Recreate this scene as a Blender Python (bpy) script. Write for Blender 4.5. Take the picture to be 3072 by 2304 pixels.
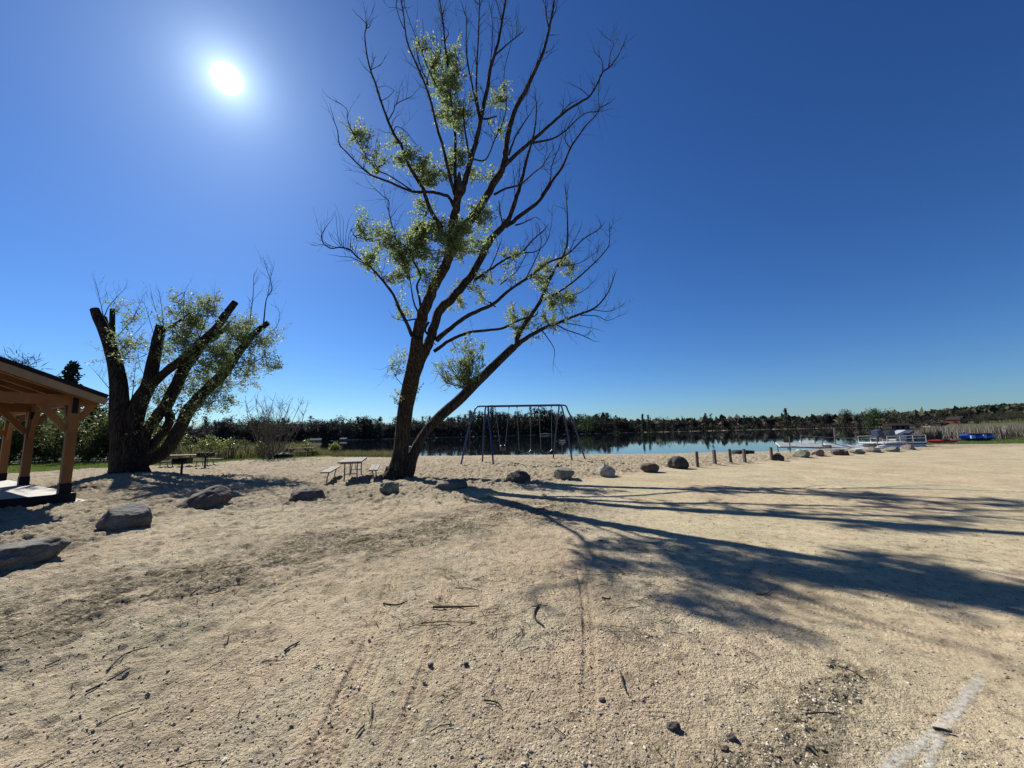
import bpy, math, random
import numpy as np
from mathutils import Vector
for o in list(bpy.data.objects): bpy.data.objects.remove(o)
scn = bpy.context.scene
R = math.radians
# ---------------------------------------------------------------- camera
F = 1154.0; CAMZ = 1.6; PITCH = R(7.26); ROLL = R(1.25)
fw = np.array([0, math.cos(PITCH), math.sin(PITCH)])
r0 = np.array([1.0, 0, 0]); u0 = np.array([0, -math.sin(PITCH), math.cos(PITCH)])
rt = r0*math.cos(ROLL) - u0*math.sin(ROLL); up = u0*math.cos(ROLL) + r0*math.sin(ROLL)
cam_d = bpy.data.cameras.new('camera'); cam = bpy.data.objects.new('camera', cam_d)
scn.collection.objects.link(cam); scn.camera = cam
cam_d.sensor_width = 36; cam_d.lens = 36*F/3072; cam_d.clip_end = 9000; cam_d.clip_start = 0.05
from mathutils import Matrix
cam.matrix_world = Matrix(((rt[0], up[0], -fw[0], 0), (rt[1], up[1], -fw[1], 0), (rt[2], up[2], -fw[2], CAMZ), (0, 0, 0, 1)))
def ray(px, py): return fw*F + rt*(px-1536) - up*(py-1152)
def G(px, py, z=0.0):                       # pixel -> point on the level z
    d = ray(px, py); t = (z-CAMZ)/d[2]; return np.array([0, 0, CAMZ]) + d*t
def AT(px, py, Y):                          # pixel -> point at depth Y
    d = ray(px, py); return np.array([0, 0, CAMZ]) + d*(Y/d[1])
# ---------------------------------------------------------------- sky and sun
sd = ray(681, 236); sd = sd/np.linalg.norm(sd)
SUN_EL = math.asin(sd[2]); SUN_AZ = math.atan2(sd[0], sd[1])
w = bpy.data.worlds.new('World'); scn.world = w; w.use_nodes = True
nt = w.node_tree; nt.nodes.clear(); N = nt.nodes.new; L = nt.links.new
out = N('ShaderNodeOutputWorld'); bg = N('ShaderNodeBackground'); sky = N('ShaderNodeTexSky')
sky.sky_type = 'NISHITA'; sky.sun_disc = False; sky.sun_elevation = SUN_EL; sky.sun_rotation = SUN_AZ
sky.air_density = 1.0; sky.dust_density = 0.25; sky.ozone_density = 3.0; sky.altitude = 200
hs = N('ShaderNodeHueSaturation'); hs.inputs['Saturation'].default_value = 1.12; hs.inputs['Value'].default_value = 1.0
gm = N('ShaderNodeGamma'); gm.inputs[1].default_value = 1.15
L(sky.outputs[0], hs.inputs['Color']); L(hs.outputs[0], gm.inputs[0])
tc = N('ShaderNodeTexCoord'); vd = N('ShaderNodeVectorMath'); vd.operation = 'DOT_PRODUCT'
nz = N('ShaderNodeVectorMath'); nz.operation = 'NORMALIZE'; L(tc.outputs['Generated'], nz.inputs[0])
L(nz.outputs[0], vd.inputs[0]); vd.inputs[1].default_value = tuple(sd)
ac = N('ShaderNodeMath'); ac.operation = 'ARCCOSINE'; L(vd.outputs['Value'], ac.inputs[0])
def expo(scale, amp):
    m = N('ShaderNodeMath'); m.operation = 'DIVIDE'; L(ac.outputs[0], m.inputs[0]); m.inputs[1].default_value = -R(scale)
    e = N('ShaderNodeMath'); e.operation = 'EXPONENT'; L(m.outputs[0], e.inputs[0])
    k = N('ShaderNodeMath'); k.operation = 'MULTIPLY'; L(e.outputs[0], k.inputs[0]); k.inputs[1].default_value = amp
    return k
e1 = expo(8.0, 1.2); e2 = expo(1.7, 19.0)
mr = N('ShaderNodeMapRange'); mr.interpolation_type = 'SMOOTHSTEP'; L(ac.outputs[0], mr.inputs['Value'])
mr.inputs['From Min'].default_value = R(1.6); mr.inputs['From Max'].default_value = R(.1); mr.inputs['To Max'].default_value = 40.0
s1 = N('ShaderNodeMath'); L(e1.outputs[0], s1.inputs[0]); L(e2.outputs[0], s1.inputs[1])
s2 = N('ShaderNodeMath'); L(s1.outputs[0], s2.inputs[0]); L(mr.outputs[0], s2.inputs[1])
gc = N('ShaderNodeVectorMath'); gc.operation = 'SCALE'; gc.inputs[0].default_value = (.78, .96, 1.0); L(s2.outputs[0], gc.inputs['Scale'])
ad = N('ShaderNodeVectorMath'); ad.operation = 'ADD'; tn = N('ShaderNodeVectorMath'); tn.operation = 'MULTIPLY'; tn.inputs[1].default_value = (0.47, 0.68, 0.95); L(gm.outputs[0], tn.inputs[0]); L(tn.outputs[0], ad.inputs[0]); L(gc.outputs[0], ad.inputs[1])
L(ad.outputs[0], bg.inputs[0]); bg.inputs[1].default_value = 0.05; L(bg.outputs[0], out.inputs[0])
sl = bpy.data.lights.new('sun', 'SUN'); sun = bpy.data.objects.new('sun', sl); scn.collection.objects.link(sun)
sl.energy = 5.0; sl.angle = R(0.5); sl.color = (1.0, 0.965, 0.90)
sun.rotation_euler = Vector(tuple(sd)).to_track_quat('Z', 'Y').to_euler(); sun.location = tuple(sd*60)
scn.view_settings.view_transform = 'Standard'; scn.view_settings.look = 'None'
scn.view_settings.exposure = 0.68; scn.view_settings.gamma = 1.0
scn.render.engine = 'CYCLES'
scn.cycles.max_bounces = 8; scn.cycles.transparent_max_bounces = 8
# ---------------------------------------------------------------- helpers
rng = np.random.default_rng(7); random.seed(7)
def _h(ix, iy, iz, s):
    n = (ix.astype(np.int64)*374761393 + iy.astype(np.int64)*668265263 + iz.astype(np.int64)*2147483647 + s*1274126177) & 0xffffffff
    n = ((n ^ (n >> 13))*1274126177) & 0xffffffff
    n = ((n ^ (n >> 16))*2246822519) & 0xffffffff
    return ((n ^ (n >> 15)) & 0xffffff)/float(0xffffff)
def vn(x, y, z=None, s=0):                  # value noise in 0..1
    if z is None: z = np.zeros_like(x)
    xi, yi, zi = np.floor(x), np.floor(y), np.floor(z); fx, fy, fz = x-xi, y-yi, z-zi
    fx, fy, fz = [f*f*f*(f*(f*6-15)+10) for f in (fx, fy, fz)]
    r = 0
    for a in (0, 1):
        for b in (0, 1):
            for c in (0, 1):
                if c == 1 and not np.any(fz): continue
                r = r + _h(xi+a, yi+b, zi+c, s)*(fx if a else 1-fx)*(fy if b else 1-fy)*(fz if c else 1-fz)
    return r
def fbm(x, y, z=None, o=4, s=0):
    t = 0; a = 1; n = 0
    for k in range(o):
        t = t + a*vn(x, y, z, s+k); n += a; a *= .5
        x, y = (x*.8-y*.6)*2.03+13.7, (x*.6+y*.8)*2.03+5.1
        if z is not None: z = z*2.03+3.3
    return t/n
def ss(a, b, x): t = np.clip((x-a)/(b-a), 0, 1); return t*t*(3-2*t)

def tag(o, label=None, cat=None, group=None, kind=None):
    if label: o['label'] = label
    if cat: o['category'] = cat
    if group: o['group'] = group
    if kind: o['kind'] = kind
    return o
def empty(name, loc, rz=0.0):
    o = bpy.data.objects.new(name, None); scn.collection.objects.link(o)
    o.location = tuple(loc); o.rotation_euler = (0, 0, rz); o.empty_display_size = .2; return o
def rotz(a): c, s = math.cos(a), math.sin(a); return np.array([[c, -s, 0], [s, c, 0], [0, 0, 1.0]])
class MB:
    def __init__(s): s.v = []; s.f = []; s.n = 0; s.m = []
    def add(s, V, Fs, mi=0):
        V = np.asarray(V, float); Fs = np.asarray(Fs, np.int64)
        s.v.append(V); s.f.append(Fs+s.n); s.m.append(np.full(len(Fs), mi)); s.n += len(V); return s
    def box(s, c, size, rot=None, mi=0, taper=1.0):
        sx, sy, sz = [q/2 for q in size]
        V = np.array([[x*sx*(taper if z > 0 else 1), y*sy*(taper if z > 0 else 1), z*sz] for z in (-1, 1) for y in (-1, 1) for x in (-1, 1)])
        if rot is not None: V = V @ np.asarray(rot).T
        s.add(V+np.array(c), [[0, 2, 3, 1], [4, 5, 7, 6], [0, 1, 5, 4], [2, 6, 7, 3], [0, 4, 6, 2], [1, 3, 7, 5]], mi); return s
    def beam(s, a, b, wd, ht, mi=0, upv=(0, 0, 1)):
        a = np.array(a, float); b = np.array(b, float); d = b-a; ln = np.linalg.norm(d); d = d/ln
        sd_ = np.cross(d, upv); sd_ /= np.linalg.norm(sd_); u = np.cross(sd_, d)
        s.box((a+b)/2, (ln, wd, ht), np.stack([d, sd_, u], 1), mi); return s
    def tube(s, P, r, n=6, mi=0, cap=True, rough=0.0):
        P = np.asarray(P, float); r = np.broadcast_to(np.asarray(r, float), (len(P),))
        T = np.gradient(P, axis=0); T /= np.linalg.norm(T, axis=1)[:, None]+1e-9
        a = np.array([0, 0, 1.0]) if abs(T[0][2]) < .9 else np.array([1.0, 0, 0])
        u = np.cross(T[0], a); u /= np.linalg.norm(u); U = []
        for t in T:
            u = u - t*np.dot(u, t); u /= np.linalg.norm(u)+1e-9; U.append(u)
        U = np.array(U); W = np.cross(T, U)
        an = np.arange(n)*2*math.pi/n
        rr = r[:, None]*np.ones(n)
        if rough > 0:
            pa = np.cumsum(np.r_[0, np.linalg.norm(np.diff(P, axis=0), axis=1)])
            sc = 1/max(r.max(), .05)
            A, B = np.meshgrid(an, pa)
            rr = rr*(1+rough*2*(fbm(np.cos(A)*1.6+9, np.sin(A)*1.6+B*.6*sc*.4, B*sc*.5, 3, int(P[0][0]*10) & 63)-.5))
        V = P[:, None, :] + rr[..., None]*(np.cos(an)[None, :, None]*U[:, None, :] + np.sin(an)[None, :, None]*W[:, None, :])
        V = V.reshape(-1, 3); m = len(P)
        i = np.arange(m-1)[:, None]*n; j = np.arange(n)[None, :]; j2 = (j+1) % n
        Q = np.stack([i+j, i+j2, i+n+j2, i+n+j], -1).reshape(-1, 4)
        s.add(V, Q, mi)
        if cap:
            c0 = len(V)
            for k, ring in ((0, range(n-1, -1, -1)), (m-1, range(n))):
                ids = [k*n+q for q in ring]
                V2 = V[ids]; cen = V2.mean(0)[None]
                VV = np.vstack([V2, cen]); s.add(VV, [[q, (q+1) % n, n, n] for q in range(n)], mi)
        return s
    def lathe(s, prof, n=20, loc=(0, 0, 0), mi=0):
        an = np.arange(n)*2*math.pi/n; V = np.array([[r*math.cos(a), r*math.sin(a), z] for r, z in prof for a in an])+np.array(loc)
        Q = [[i*n+j, i*n+(j+1) % n, (i+1)*n+(j+1) % n, (i+1)*n+j] for i in range(len(prof)-1) for j in range(n)]
        s.add(V, Q, mi); return s
    def build(s, name, mats, parent=None, smooth=False, off=None):
        V = np.vstack(s.v); Fq = np.vstack(s.f); mi = np.concatenate(s.m)
        if off is not None: V = V-np.array(off)
        tri = Fq[:, 2] == Fq[:, 3]
        me = bpy.data.meshes.new(name); me.vertices.add(len(V)); me.vertices.foreach_set('co', V.astype(np.float32).ravel())
        lt = np.where(tri, 3, 4); lsx = np.concatenate([[0], np.cumsum(lt)[:-1]])
        keep = np.ones((len(Fq), 4), bool); keep[tri, 3] = False
        lv = Fq[keep]
        me.loops.add(len(lv)); me.loops.foreach_set('vertex_index', lv.astype(np.int32))
        me.polygons.add(len(Fq)); me.polygons.foreach_set('loop_start', lsx.astype(np.int32)); me.polygons.foreach_set('loop_total', lt.astype(np.int32))
        if not isinstance(mats, (list, tuple)): mats = [mats]
        for m in mats: me.materials.append(m)
        me.polygons.foreach_set('material_index', mi.astype(np.int32))
        me.polygons.foreach_set('use_smooth', np.full(len(Fq), smooth))
        me.update(calc_edges=True)
        o = bpy.data.objects.new(name, me); scn.collection.objects.link(o)
        if parent is not None: o.parent = parent
        return o
# ---------------------------------------------------------------- materials
def newmat(name):
    m = bpy.data.materials.new(name); m.use_nodes = True; nt = m.node_tree
    b = nt.nodes['Principled BSDF']; b.inputs['Specular IOR Level'].default_value = .3; return m, nt, b
def simple(name, col, rough=.7, metal=0.0, var=0.0, vs=6.0, bump=0.0, bs=30.0, spec=.3, stretch=None):
    m, nt, b = newmat(name); b.inputs['Roughness'].default_value = rough; b.inputs['Metallic'].default_value = metal
    b.inputs['Base Color'].default_value = (*col, 1); b.inputs['Specular IOR Level'].default_value = spec
    tcn = nt.nodes.new('ShaderNodeTexCoord'); mp = nt.nodes.new('ShaderNodeMapping'); nt.links.new(tcn.outputs['Object'], mp.inputs[0])
    if stretch: mp.inputs['Scale'].default_value = stretch
    if var > 0:
        n = nt.nodes.new('ShaderNodeTexNoise'); n.inputs['Scale'].default_value = vs; n.inputs['Detail'].default_value = 6; n.inputs['Roughness'].default_value = .65
        nt.links.new(mp.outputs[0], n.inputs['Vector'])
        r = nt.nodes.new('ShaderNodeValToRGB'); nt.links.new(n.outputs['Fac'], r.inputs[0])
        r.color_ramp.elements[0].position = .3; r.color_ramp.elements[1].position = .7
        r.color_ramp.elements[0].color = (*[c*(1-var) for c in col], 1); r.color_ramp.elements[1].color = (*[min(1, c*(1+var)) for c in col], 1)
        nt.links.new(r.outputs[0], b.inputs['Base Color'])
    if bump > 0:
        n = nt.nodes.new('ShaderNodeTexNoise'); n.inputs['Scale'].default_value = bs; n.inputs['Detail'].default_value = 5
        nt.links.new(mp.outputs[0], n.inputs['Vector']); bp = nt.nodes.new('ShaderNodeBump'); bp.inputs['Strength'].default_value = bump; bp.inputs['Distance'].default_value = .02
        nt.links.new(n.outputs['Fac'], bp.inputs['Height']); nt.links.new(bp.outputs[0], b.inputs['Normal'])
    return m
def leafmat(name, cols, trans=.5, rough=.45):
    m, nt, b = newmat(name); out = nt.nodes['Material Output']
    g = nt.nodes.new('ShaderNodeNewGeometry'); r = nt.nodes.new('ShaderNodeValToRGB'); nt.links.new(g.outputs['Random Per Island'], r.inputs[0])
    el = r.color_ramp.elements
    el[0].color = (*cols[0], 1); el[1].color = (*cols[-1], 1)
    for k, c in enumerate(cols[1:-1]): e = el.new((k+1)/(len(cols)-1)); e.color = (*c, 1)
    nt.links.new(r.outputs[0], b.inputs['Base Color']); b.inputs['Roughness'].default_value = rough
    t = nt.nodes.new('ShaderNodeBsdfTranslucent'); mx = nt.nodes.new('ShaderNodeMixShader'); mx.inputs[0].default_value = trans
    nt.links.new(r.outputs[0], t.inputs[0])
    nt.links.new(b.outputs[0], mx.inputs[1]); nt.links.new(t.outputs[0], mx.inputs[2]); nt.links.new(mx.outputs[0], out.inputs[0]); return m
def barkmat(name, c1, c2, sc=9.0):
    m, nt, b = newmat(name); b.inputs['Roughness'].default_value = .95; b.inputs['Specular IOR Level'].default_value = .1; L = nt.links.new
    tcn = nt.nodes.new('ShaderNodeTexCoord'); mp = nt.nodes.new('ShaderNodeMapping'); L(tcn.outputs['Object'], mp.inputs[0]); mp.inputs['Scale'].default_value = (1, 1, .16)
    n0 = nt.nodes.new('ShaderNodeTexNoise'); n0.inputs['Scale'].default_value = sc*1.3; n0.inputs['Detail'].default_value = 3; n0.inputs['Distortion'].default_value = .6; L(mp.outputs[0], n0.inputs[0])
    a = nt.nodes.new('ShaderNodeMath'); a.operation = 'SUBTRACT'; L(n0.outputs[0], a.inputs[0]); a.inputs[1].default_value = .5
    ab = nt.nodes.new('ShaderNodeMath'); ab.operation = 'ABSOLUTE'; L(a.outputs[0], ab.inputs[0])
    r = nt.nodes.new('ShaderNodeValToRGB'); L(ab.outputs[0], r.inputs[0]); r.color_ramp.elements[0].color = (*c1, 1); r.color_ramp.elements[1].color = (*c2, 1); r.color_ramp.elements[1].position = .12
    L(r.outputs[0], b.inputs['Base Color'])
    n = nt.nodes.new('ShaderNodeTexNoise'); n.inputs['Scale'].default_value = 45; n.inputs['Detail'].default_value = 5; L(tcn.outputs['Object'], n.inputs[0])
    ma = nt.nodes.new('ShaderNodeMath'); ma.operation = 'MULTIPLY_ADD'; L(n.outputs['Fac'], ma.inputs[0]); ma.inputs[1].default_value = .12; L(ab.outputs[0], ma.inputs[2])
    bp = nt.nodes.new('ShaderNodeBump'); bp.inputs['Strength'].default_value = 1.0; bp.inputs['Distance'].default_value = .16; L(ma.outputs[0], bp.inputs['Height']); L(bp.outputs[0], b.inputs['Normal'])
    return m
M = {}
M['bark'] = barkmat('bark', (.012, .009, .007), (.075, .058, .046))
M['bark2'] = barkmat('bark_grey', (.01, .008, .006), (.055, .044, .037), 8.0)
M['twig'] = simple('twig_bark', (.035, .027, .02), .9, var=.3, vs=3)
M['twigpale'] = simple('pale_twig', (.15, .125, .095), .85, var=.3, vs=3)
M['leaf'] = leafmat('willow_leaf', [(.14, .185, .06), (.21, .265, .10), (.31, .36, .17), (.17, .22, .07)], .7, .5)
M['leaf2'] = leafmat('pollard_leaf', [(.13, .18, .055), (.21, .26, .09), (.32, .36, .19), (.16, .21, .065)], .55, .5)
M['shrubleaf'] = leafmat('shrub_leaf', [(.05, .075, .02), (.09, .12, .03), (.14, .16, .05), (.08, .07, .04)], .45)
M['budleaf'] = leafmat('bud_leaf', [(.13, .16, .04), (.22, .24, .07), (.17, .19, .06)], .5)
M['pine'] = leafmat('pine_needles', [(.010, .02, .012), (.02, .035, .016), (.03, .048, .022)], .12, .8)
M['bare'] = leafmat('bare_twigs', [(.035, .028, .024), (.06, .047, .04), (.05, .038, .035), (.08, .066, .055)], .05, .9)
M['pinkbare'] = leafmat('budding_red_twigs', [(.06, .033, .028), (.08, .047, .038), (.05, .036, .03)], .1, .9)
M['spring'] = leafmat('spring_leaves', [(.032, .035, .017), (.05, .052, .024), (.045, .043, .026)], .12, .8)
M['lush'] = leafmat('lush_leaves', [(.025, .055, .012), (.04, .08, .02), (.06, .10, .03)], .25, .7)
M['grass'] = leafmat('grass_blades', [(.08, .13, .02), (.13, .19, .03), (.17, .20, .06), (.10, .15, .025)], .45, .5)
M['drygrass'] = leafmat('dry_grass', [(.16, .15, .06), (.24, .21, .10), (.12, .14, .05)], .3, .8)
M['reed'] = leafmat('reed_stems', [(.15, .125, .09), (.25, .215, .16), (.32, .28, .215), (.11, .10, .06)], .25, .8)
M['steelblue'] = simple('blue_painted_steel', (.008, .014, .09), .4, var=.2, vs=4, spec=.5)
M['chain'] = simple('chain_steel', (.22, .22, .23), .4, metal=.8, var=.3, vs=40)
M['rubber'] = simple('black_rubber', (.02, .02, .022), .32, spec=.6, var=.2, vs=10)
M['galv'] = simple('galvanised_pipe', (.16, .155, .15), .5, metal=.5, var=.3, vs=8)
M['tabletop'] = simple('weathered_boards', (.17, .14, .11), .75, var=.35, vs=4, bump=.3, bs=20, stretch=(1, 12, 12))
M['darkwood'] = simple('dark_wood', (.075, .058, .045), .8, var=.35, vs=5, bump=.3, bs=25)
M['postwood'] = simple('grey_post_wood', (.11, .095, .078), .85, var=.35, vs=9, bump=.5, bs=25, stretch=(4, 4, .6))
M['timber'] = simple('orange_timber', (.21, .082, .02), .6, var=.3, vs=2.4, bump=.25, bs=18, stretch=(1, 1, .35))
M['timberdark'] = simple('roof_boards', (.18, .055, .015), .65, var=.35, vs=3, bump=.3, bs=14, stretch=(1, 5, 1))
M['fascia'] = simple('pale_fascia', (.24, .165, .095), .6, var=.2, vs=3, bump=.15, bs=14)
M['blackmetal'] = simple('black_metal', (.006, .007, .009), .6, spec=.15)
M['concrete'] = simple('concrete', (.42, .40, .35), .85, var=.15, vs=5, bump=.25, bs=50)
M['iron'] = simple('blackened_iron', (.018, .017, .016), .6, metal=.3, var=.4, vs=12, bump=.4, bs=60)
M['ash'] = simple('ash_wood', (.45, .42, .38), .9, var=.4, vs=9, bump=.5, bs=30)
M['dockwhite'] = simple('dock_panel', (.66, .64, .58), .5, var=.2, vs=3)
M['boatwhite'] = simple('boat_white', (.6, .6, .6), .3, var=.1, vs=3, spec=.5)
M['seatblue'] = simple('seat_vinyl', (.035, .05, .085), .5, var=.2, vs=6)
M['seatgrey'] = simple('grey_vinyl', (.32, .33, .35), .5, var=.2, vs=6)
M['red'] = simple('red_plastic', (.55, .03, .03), .35, var=.15, vs=3, spec=.5)
M['blue'] = simple('blue_plastic', (.02, .06, .36), .3, var=.2, vs=3, spec=.5)
M['paleblue'] = simple('pale_blue_plastic', (.25, .42, .72), .3)
M['signboard'] = simple('dark_sign_board', (.02, .022, .025), .6)
M['white'] = simple('white_paint', (.75, .75, .72), .6)
M['barnred'] = simple('barn_red', (.16, .035, .025), .8, var=.2, vs=1)
M['housegrey'] = simple('house_siding', (.12, .11, .10), .8, var=.2, vs=1)
M['roofdark'] = simple('roof_shingle', (.035, .03, .028), .95, spec=.03, var=.25, vs=2)
M['paleroof'] = simple('pale_roof', (.10, .10, .10), .95, spec=.02, var=.1, vs=1)
M['glass'] = simple('window_glass', (.02, .025, .03), .08, spec=.8)
# ---------------------------------------------------------------- ground
def hu(x, y): return x/np.maximum(y, 1e-3)
RK_AZ = np.radians([-180, -70, -51, -45, -38, -28, -17.5, -9.3, 1, 8, 13.5, 20, 25, 29, 34, 40, 45, 52, 70, 180])
RK_R = np.array([60, 7.5, 8, 9.6, 11.1, 10.4, 10.4, 10.6, 11.9, 13, 14.6, 17.2, 18.4, 20, 23.5, 28.5, 34, 42, 60, 60.])
U_N = np.array([-1.4, -.95, -.74, -.6, -.46, -.3, 0, .3, .6, .95, 1.02, 1.12, 1.3]); Y_N = np.array([230, 200, 120, 60, 39, 35, 33, 31.5, 31, 34, 37, 60, 230.])
U_F = np.array([-1.4, -.95, -.8, -.46, -.2, .06, .25, .4, .83, .95, 1.0, 1.1, 1.3]); Y_F = np.array([120, 120, 160, 200, 250, 300, 330, 345, 400, 380, 330, 250, 120.])
WZ = -0.35
def lake_d(x, y):
    u = hu(x, y); yn = np.interp(u, U_N, Y_N)+1.2*(fbm(x*.12, x*0+3.1, None, 3, 5)-.5); yf = np.interp(u, U_F, Y_F)+9*(fbm(u*14, u*0+1, None, 3, 9)-.5)
    d = np.minimum(y-yn, (yf-y)); return np.where(y > 10, d, -50)
TRACKS = [((4.9, 2.2), (2.6, 7.4), .22), ((9, 3), (7.5, 12), .3), ((11, 6), (13.5, 22), .35), ((7, 6), (12, 21), .35), ((-.95, 1.6), (-1.5, 5.2), .2), ((-.62, 1.9), (-.9, 5.6), .12), ((3.6, 1.2), (2.45, 4.4), .2), ((4.0, 1.4), (3.1, 5.2), .2), ((5.6, 3.2), (3.6, 8.2), .22), ((8.5, 4.2), (6.0, 9.6), .22), ((.35, 2.2), (.75, 5.4), .1)]
def beachmask(x, y):
    az = np.arctan2(x, y); r = np.hypot(x, y); rr = np.interp(az, RK_AZ, RK_R)+.9*(fbm(x*.8, y*.8, None, 3, 17)-.5)
    return ss(rr-.9, rr+.5, r)
def hgt(x, y, detail=True):
    x = np.asarray(x, float); y = np.asarray(y, float); r = np.hypot(x, y)
    d = lake_d(x, y)
    h = np.where(d > 0, WZ-np.minimum(d*.06, 1.6), WZ*ss(-11, 0, d))
    u = hu(x, np.maximum(y, 1)); far = np.clip(-(np.interp(u, U_F, Y_F)-y), 0, 4000); onfar = (y > 60) & (d < 0)
    hill = ss(0, 12, far)*1.2 + ss(20, 170, far)*(1-.8*ss(.22, .32, u)*(1-ss(.88, 1.0, u)))*(4.0+2.6*np.exp(-((u-.02)/.2)**2)+3*(fbm(x*.006, y*.006, None, 3, 3)-.5)) + ss(250, 1000, far)*32*ss(.72, 1.3, u)*(.75+.5*fbm(x*.002, y*.002, None, 2, 8))
    h = np.where(onfar, h+hill, h)
    h = h + (fbm(x*.25, y*.25, None, 2, 21)-.5)*.07*ss(60, 20, r)
    if detail:
        fade = ss(48, 30, r); b = np.maximum(beachmask(x, y), .5*ss(-.8, -3.2, x)*ss(2.2, 4, r))
        w1 = fbm(x*3.1, y*3.1, None, 2, 31); w2 = fbm(x*7.5, y*7.5, None, 3, 33)
        bumps = (1-np.abs(2*w1-1))*.10 + (w2-.5)*.12 + (fbm(x*15, y*15, None, 2, 35)-.5)*.05
        gr = (fbm(x*2.2, y*2.2, None, 3, 41)-.5)*.018 + (fbm(x*6.5, y*6.5, None, 3, 42)-.5)*.028*ss(.35, .6, fbm(x*.5, y*.5, None, 2, 44)) + (fbm(x*19, y*19, None, 3, 43)-.5)*.02
        deb = debris(x, y)
        gr = gr*(1-.65*ss(.8, 3.2, x)) + deb*(fbm(x*9, y*9, None, 3, 47)-.35)*.085
        for (a, b_, wd) in TRACKS:
            a = np.array(a); b_ = np.array(b_); t = (b_-a); ln = np.hypot(*t); t = t/ln
            al = (x-a[0])*t[0]+(y-a[1])*t[1]; ac_ = -(x-a[0])*t[1]+(y-a[1])*t[0]+.1*np.sin(al*.9)
            m = ss(wd*.62, wd*.45, np.abs(ac_))*ss(0, .5, al)*ss(ln, ln-.8, al)*ss(.28, .45, fbm(x*1.2, y*1.2, None, 2, 66)+.1)
            tread = np.abs(((al*22+np.abs(ac_)*14) % 1)-.5)*(.018-.010*ss(1, 2.5, x)) + np.abs(((ac_*16) % 1)-.5)*.014
            gr = gr*(1-.7*m) + m*(tread-.018)
        h = h + fade*(b*bumps + (1-b)*gr)
    return h
def debris(x, y):
    # mulch and dead matter in a band along the near side of the boulders and a ridge at the lower right
    pts = [(-9, .2), (-5.4, 2.6), (-3.9, 4.1), (-2.6, 5.9), (-1.1, 7.6), (.6, 8.6)]; dmin = np.full(np.shape(x), 99.)
    for (a, b) in zip(pts[:-1], pts[1:]):
        a = np.array(a); b = np.array(b); t = b-a; k = np.clip(((x-a[0])*t[0]+(y-a[1])*t[1])/(t@t), 0, 1)
        dmin = np.minimum(dmin, np.hypot(x-a[0]-k*t[0], y-a[1]-k*t[1]))
    m = ss(1.5, .3, dmin+.9*(fbm(x*1.1, y*1.1, None, 3, 51)-.5)); m *= ss(.28, .62, fbm(x*3.3, y*3.3, None, 3, 53)+.12)
    a = np.array([.75, 1.7]); b = np.array([2.15, 2.75]); t = b-a; k = np.clip(((x-a[0])*t[0]+(y-a[1])*t[1])/(t@t), 0, 1)
    d2 = np.hypot(x-a[0]-k*t[0], y-a[1]-k*t[1]); m2 = ss(.22, .04, d2+.25*(fbm(x*4, y*4, None, 3, 55)-.5))
    return np.maximum(m, m2*.8)
def H(x, y): return float(hgt(np.array([x]), np.array([y]), False)[0])
def Hd(x, y): return float(hgt(np.array([x]), np.array([y]))[0])
na = 1150; az = np.concatenate([np.linspace(R(-64), R(64), na), np.linspace(R(64), R(296), 60)[1:-1]]); nA = len(az)
rad = np.concatenate([[.02], np.geomspace(.3, 1.5, 12)[:-1], np.geomspace(1.5, 45, 800)[:-1], np.geomspace(45, 4500, 170)]); nR = len(rad)
RR, AA = np.meshgrid(rad, az, indexing='ij'); X = (RR*np.sin(AA)).ravel(); Y = (RR*np.cos(AA)).ravel(); Z = hgt(X, Y)
i = np.arange(nR-1)[:, None]*nA; j = np.arange(nA)[None, :]; j2 = (j+1) % nA
g = MB(); g.add(np.stack([X, Y, Z], 1), np.stack([i+j, i+j2, i+nA+j2, i+nA+j], -1).reshape(-1, 4)[:, ::-1])
m, nt, b = newmat('sandy_ground'); b.inputs['Roughness'].default_value = .95; b.inputs['Specular IOR Level'].default_value = .12
n_ = nt.nodes.new; l_ = nt.links.new
geo = n_('ShaderNodeNewGeometry'); at = n_('ShaderNodeAttribute'); at.attribute_name = 'zones'; sp = n_('ShaderNodeSeparateColor'); l_(at.outputs['Color'], sp.inputs[0])
def noise(sc, det=5, ro=.6): q = n_('ShaderNodeTexNoise'); q.inputs['Scale'].default_value = sc; q.inputs['Detail'].default_value = det; q.inputs['Roughness'].default_value = ro; l_(geo.outputs['Position'], q.inputs['Vector']); return q
def ramp(src, stops):
    q = n_('ShaderNodeValToRGB'); l_(src, q.inputs[0]); el = q.color_ramp.elements
    for k, (p, c) in enumerate(stops):
        e = el[k] if k < 2 else el.new(p); e.position = p; e.color = (*c, 1)
    return q
def mixc(fac, a, b_, bt='MIX'):
    q = n_('ShaderNodeMix'); q.data_type = 'RGBA'; q.blend_type = bt
    if isinstance(fac, float): q.inputs[0].default_value = fac
    else: l_(fac, q.inputs[0])
    for k, v in ((6, a), (7, b_)):
        if isinstance(v, tuple): q.inputs[k].default_value = (*v, 1)
        else: l_(v, q.inputs[k])
    return q.outputs[2]
c1 = ramp(noise(.9).outputs[0], [(.3, (.37, .317, .218)), (.5, (.455, .392, .272)), (.7, (.53, .457, .318))])
c2 = ramp(noise(55, 6, .7).outputs[0], [(.28, (.38, .35, .31)), (.44, (.92, .92, .91)), (.6, (1.08, 1.06, 1.02)), (.74, (1.7, 1.65, 1.55))])
col = mixc(1.0, c1.outputs[0], c2.outputs[0], 'MULTIPLY')
c3 = ramp(noise(9, 5, .7).outputs[0], [(.3, (.52, .48, .42)), (.47, (.96, .96, .96)), (.7, (1.2, 1.17, 1.12))])
col = mixc(1.0, col, c3.outputs[0], 'MULTIPLY')
col = mixc(sp.outputs[0], col, mixc(1.0, col, (1.07, .96, .95), 'MULTIPLY'))
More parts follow.
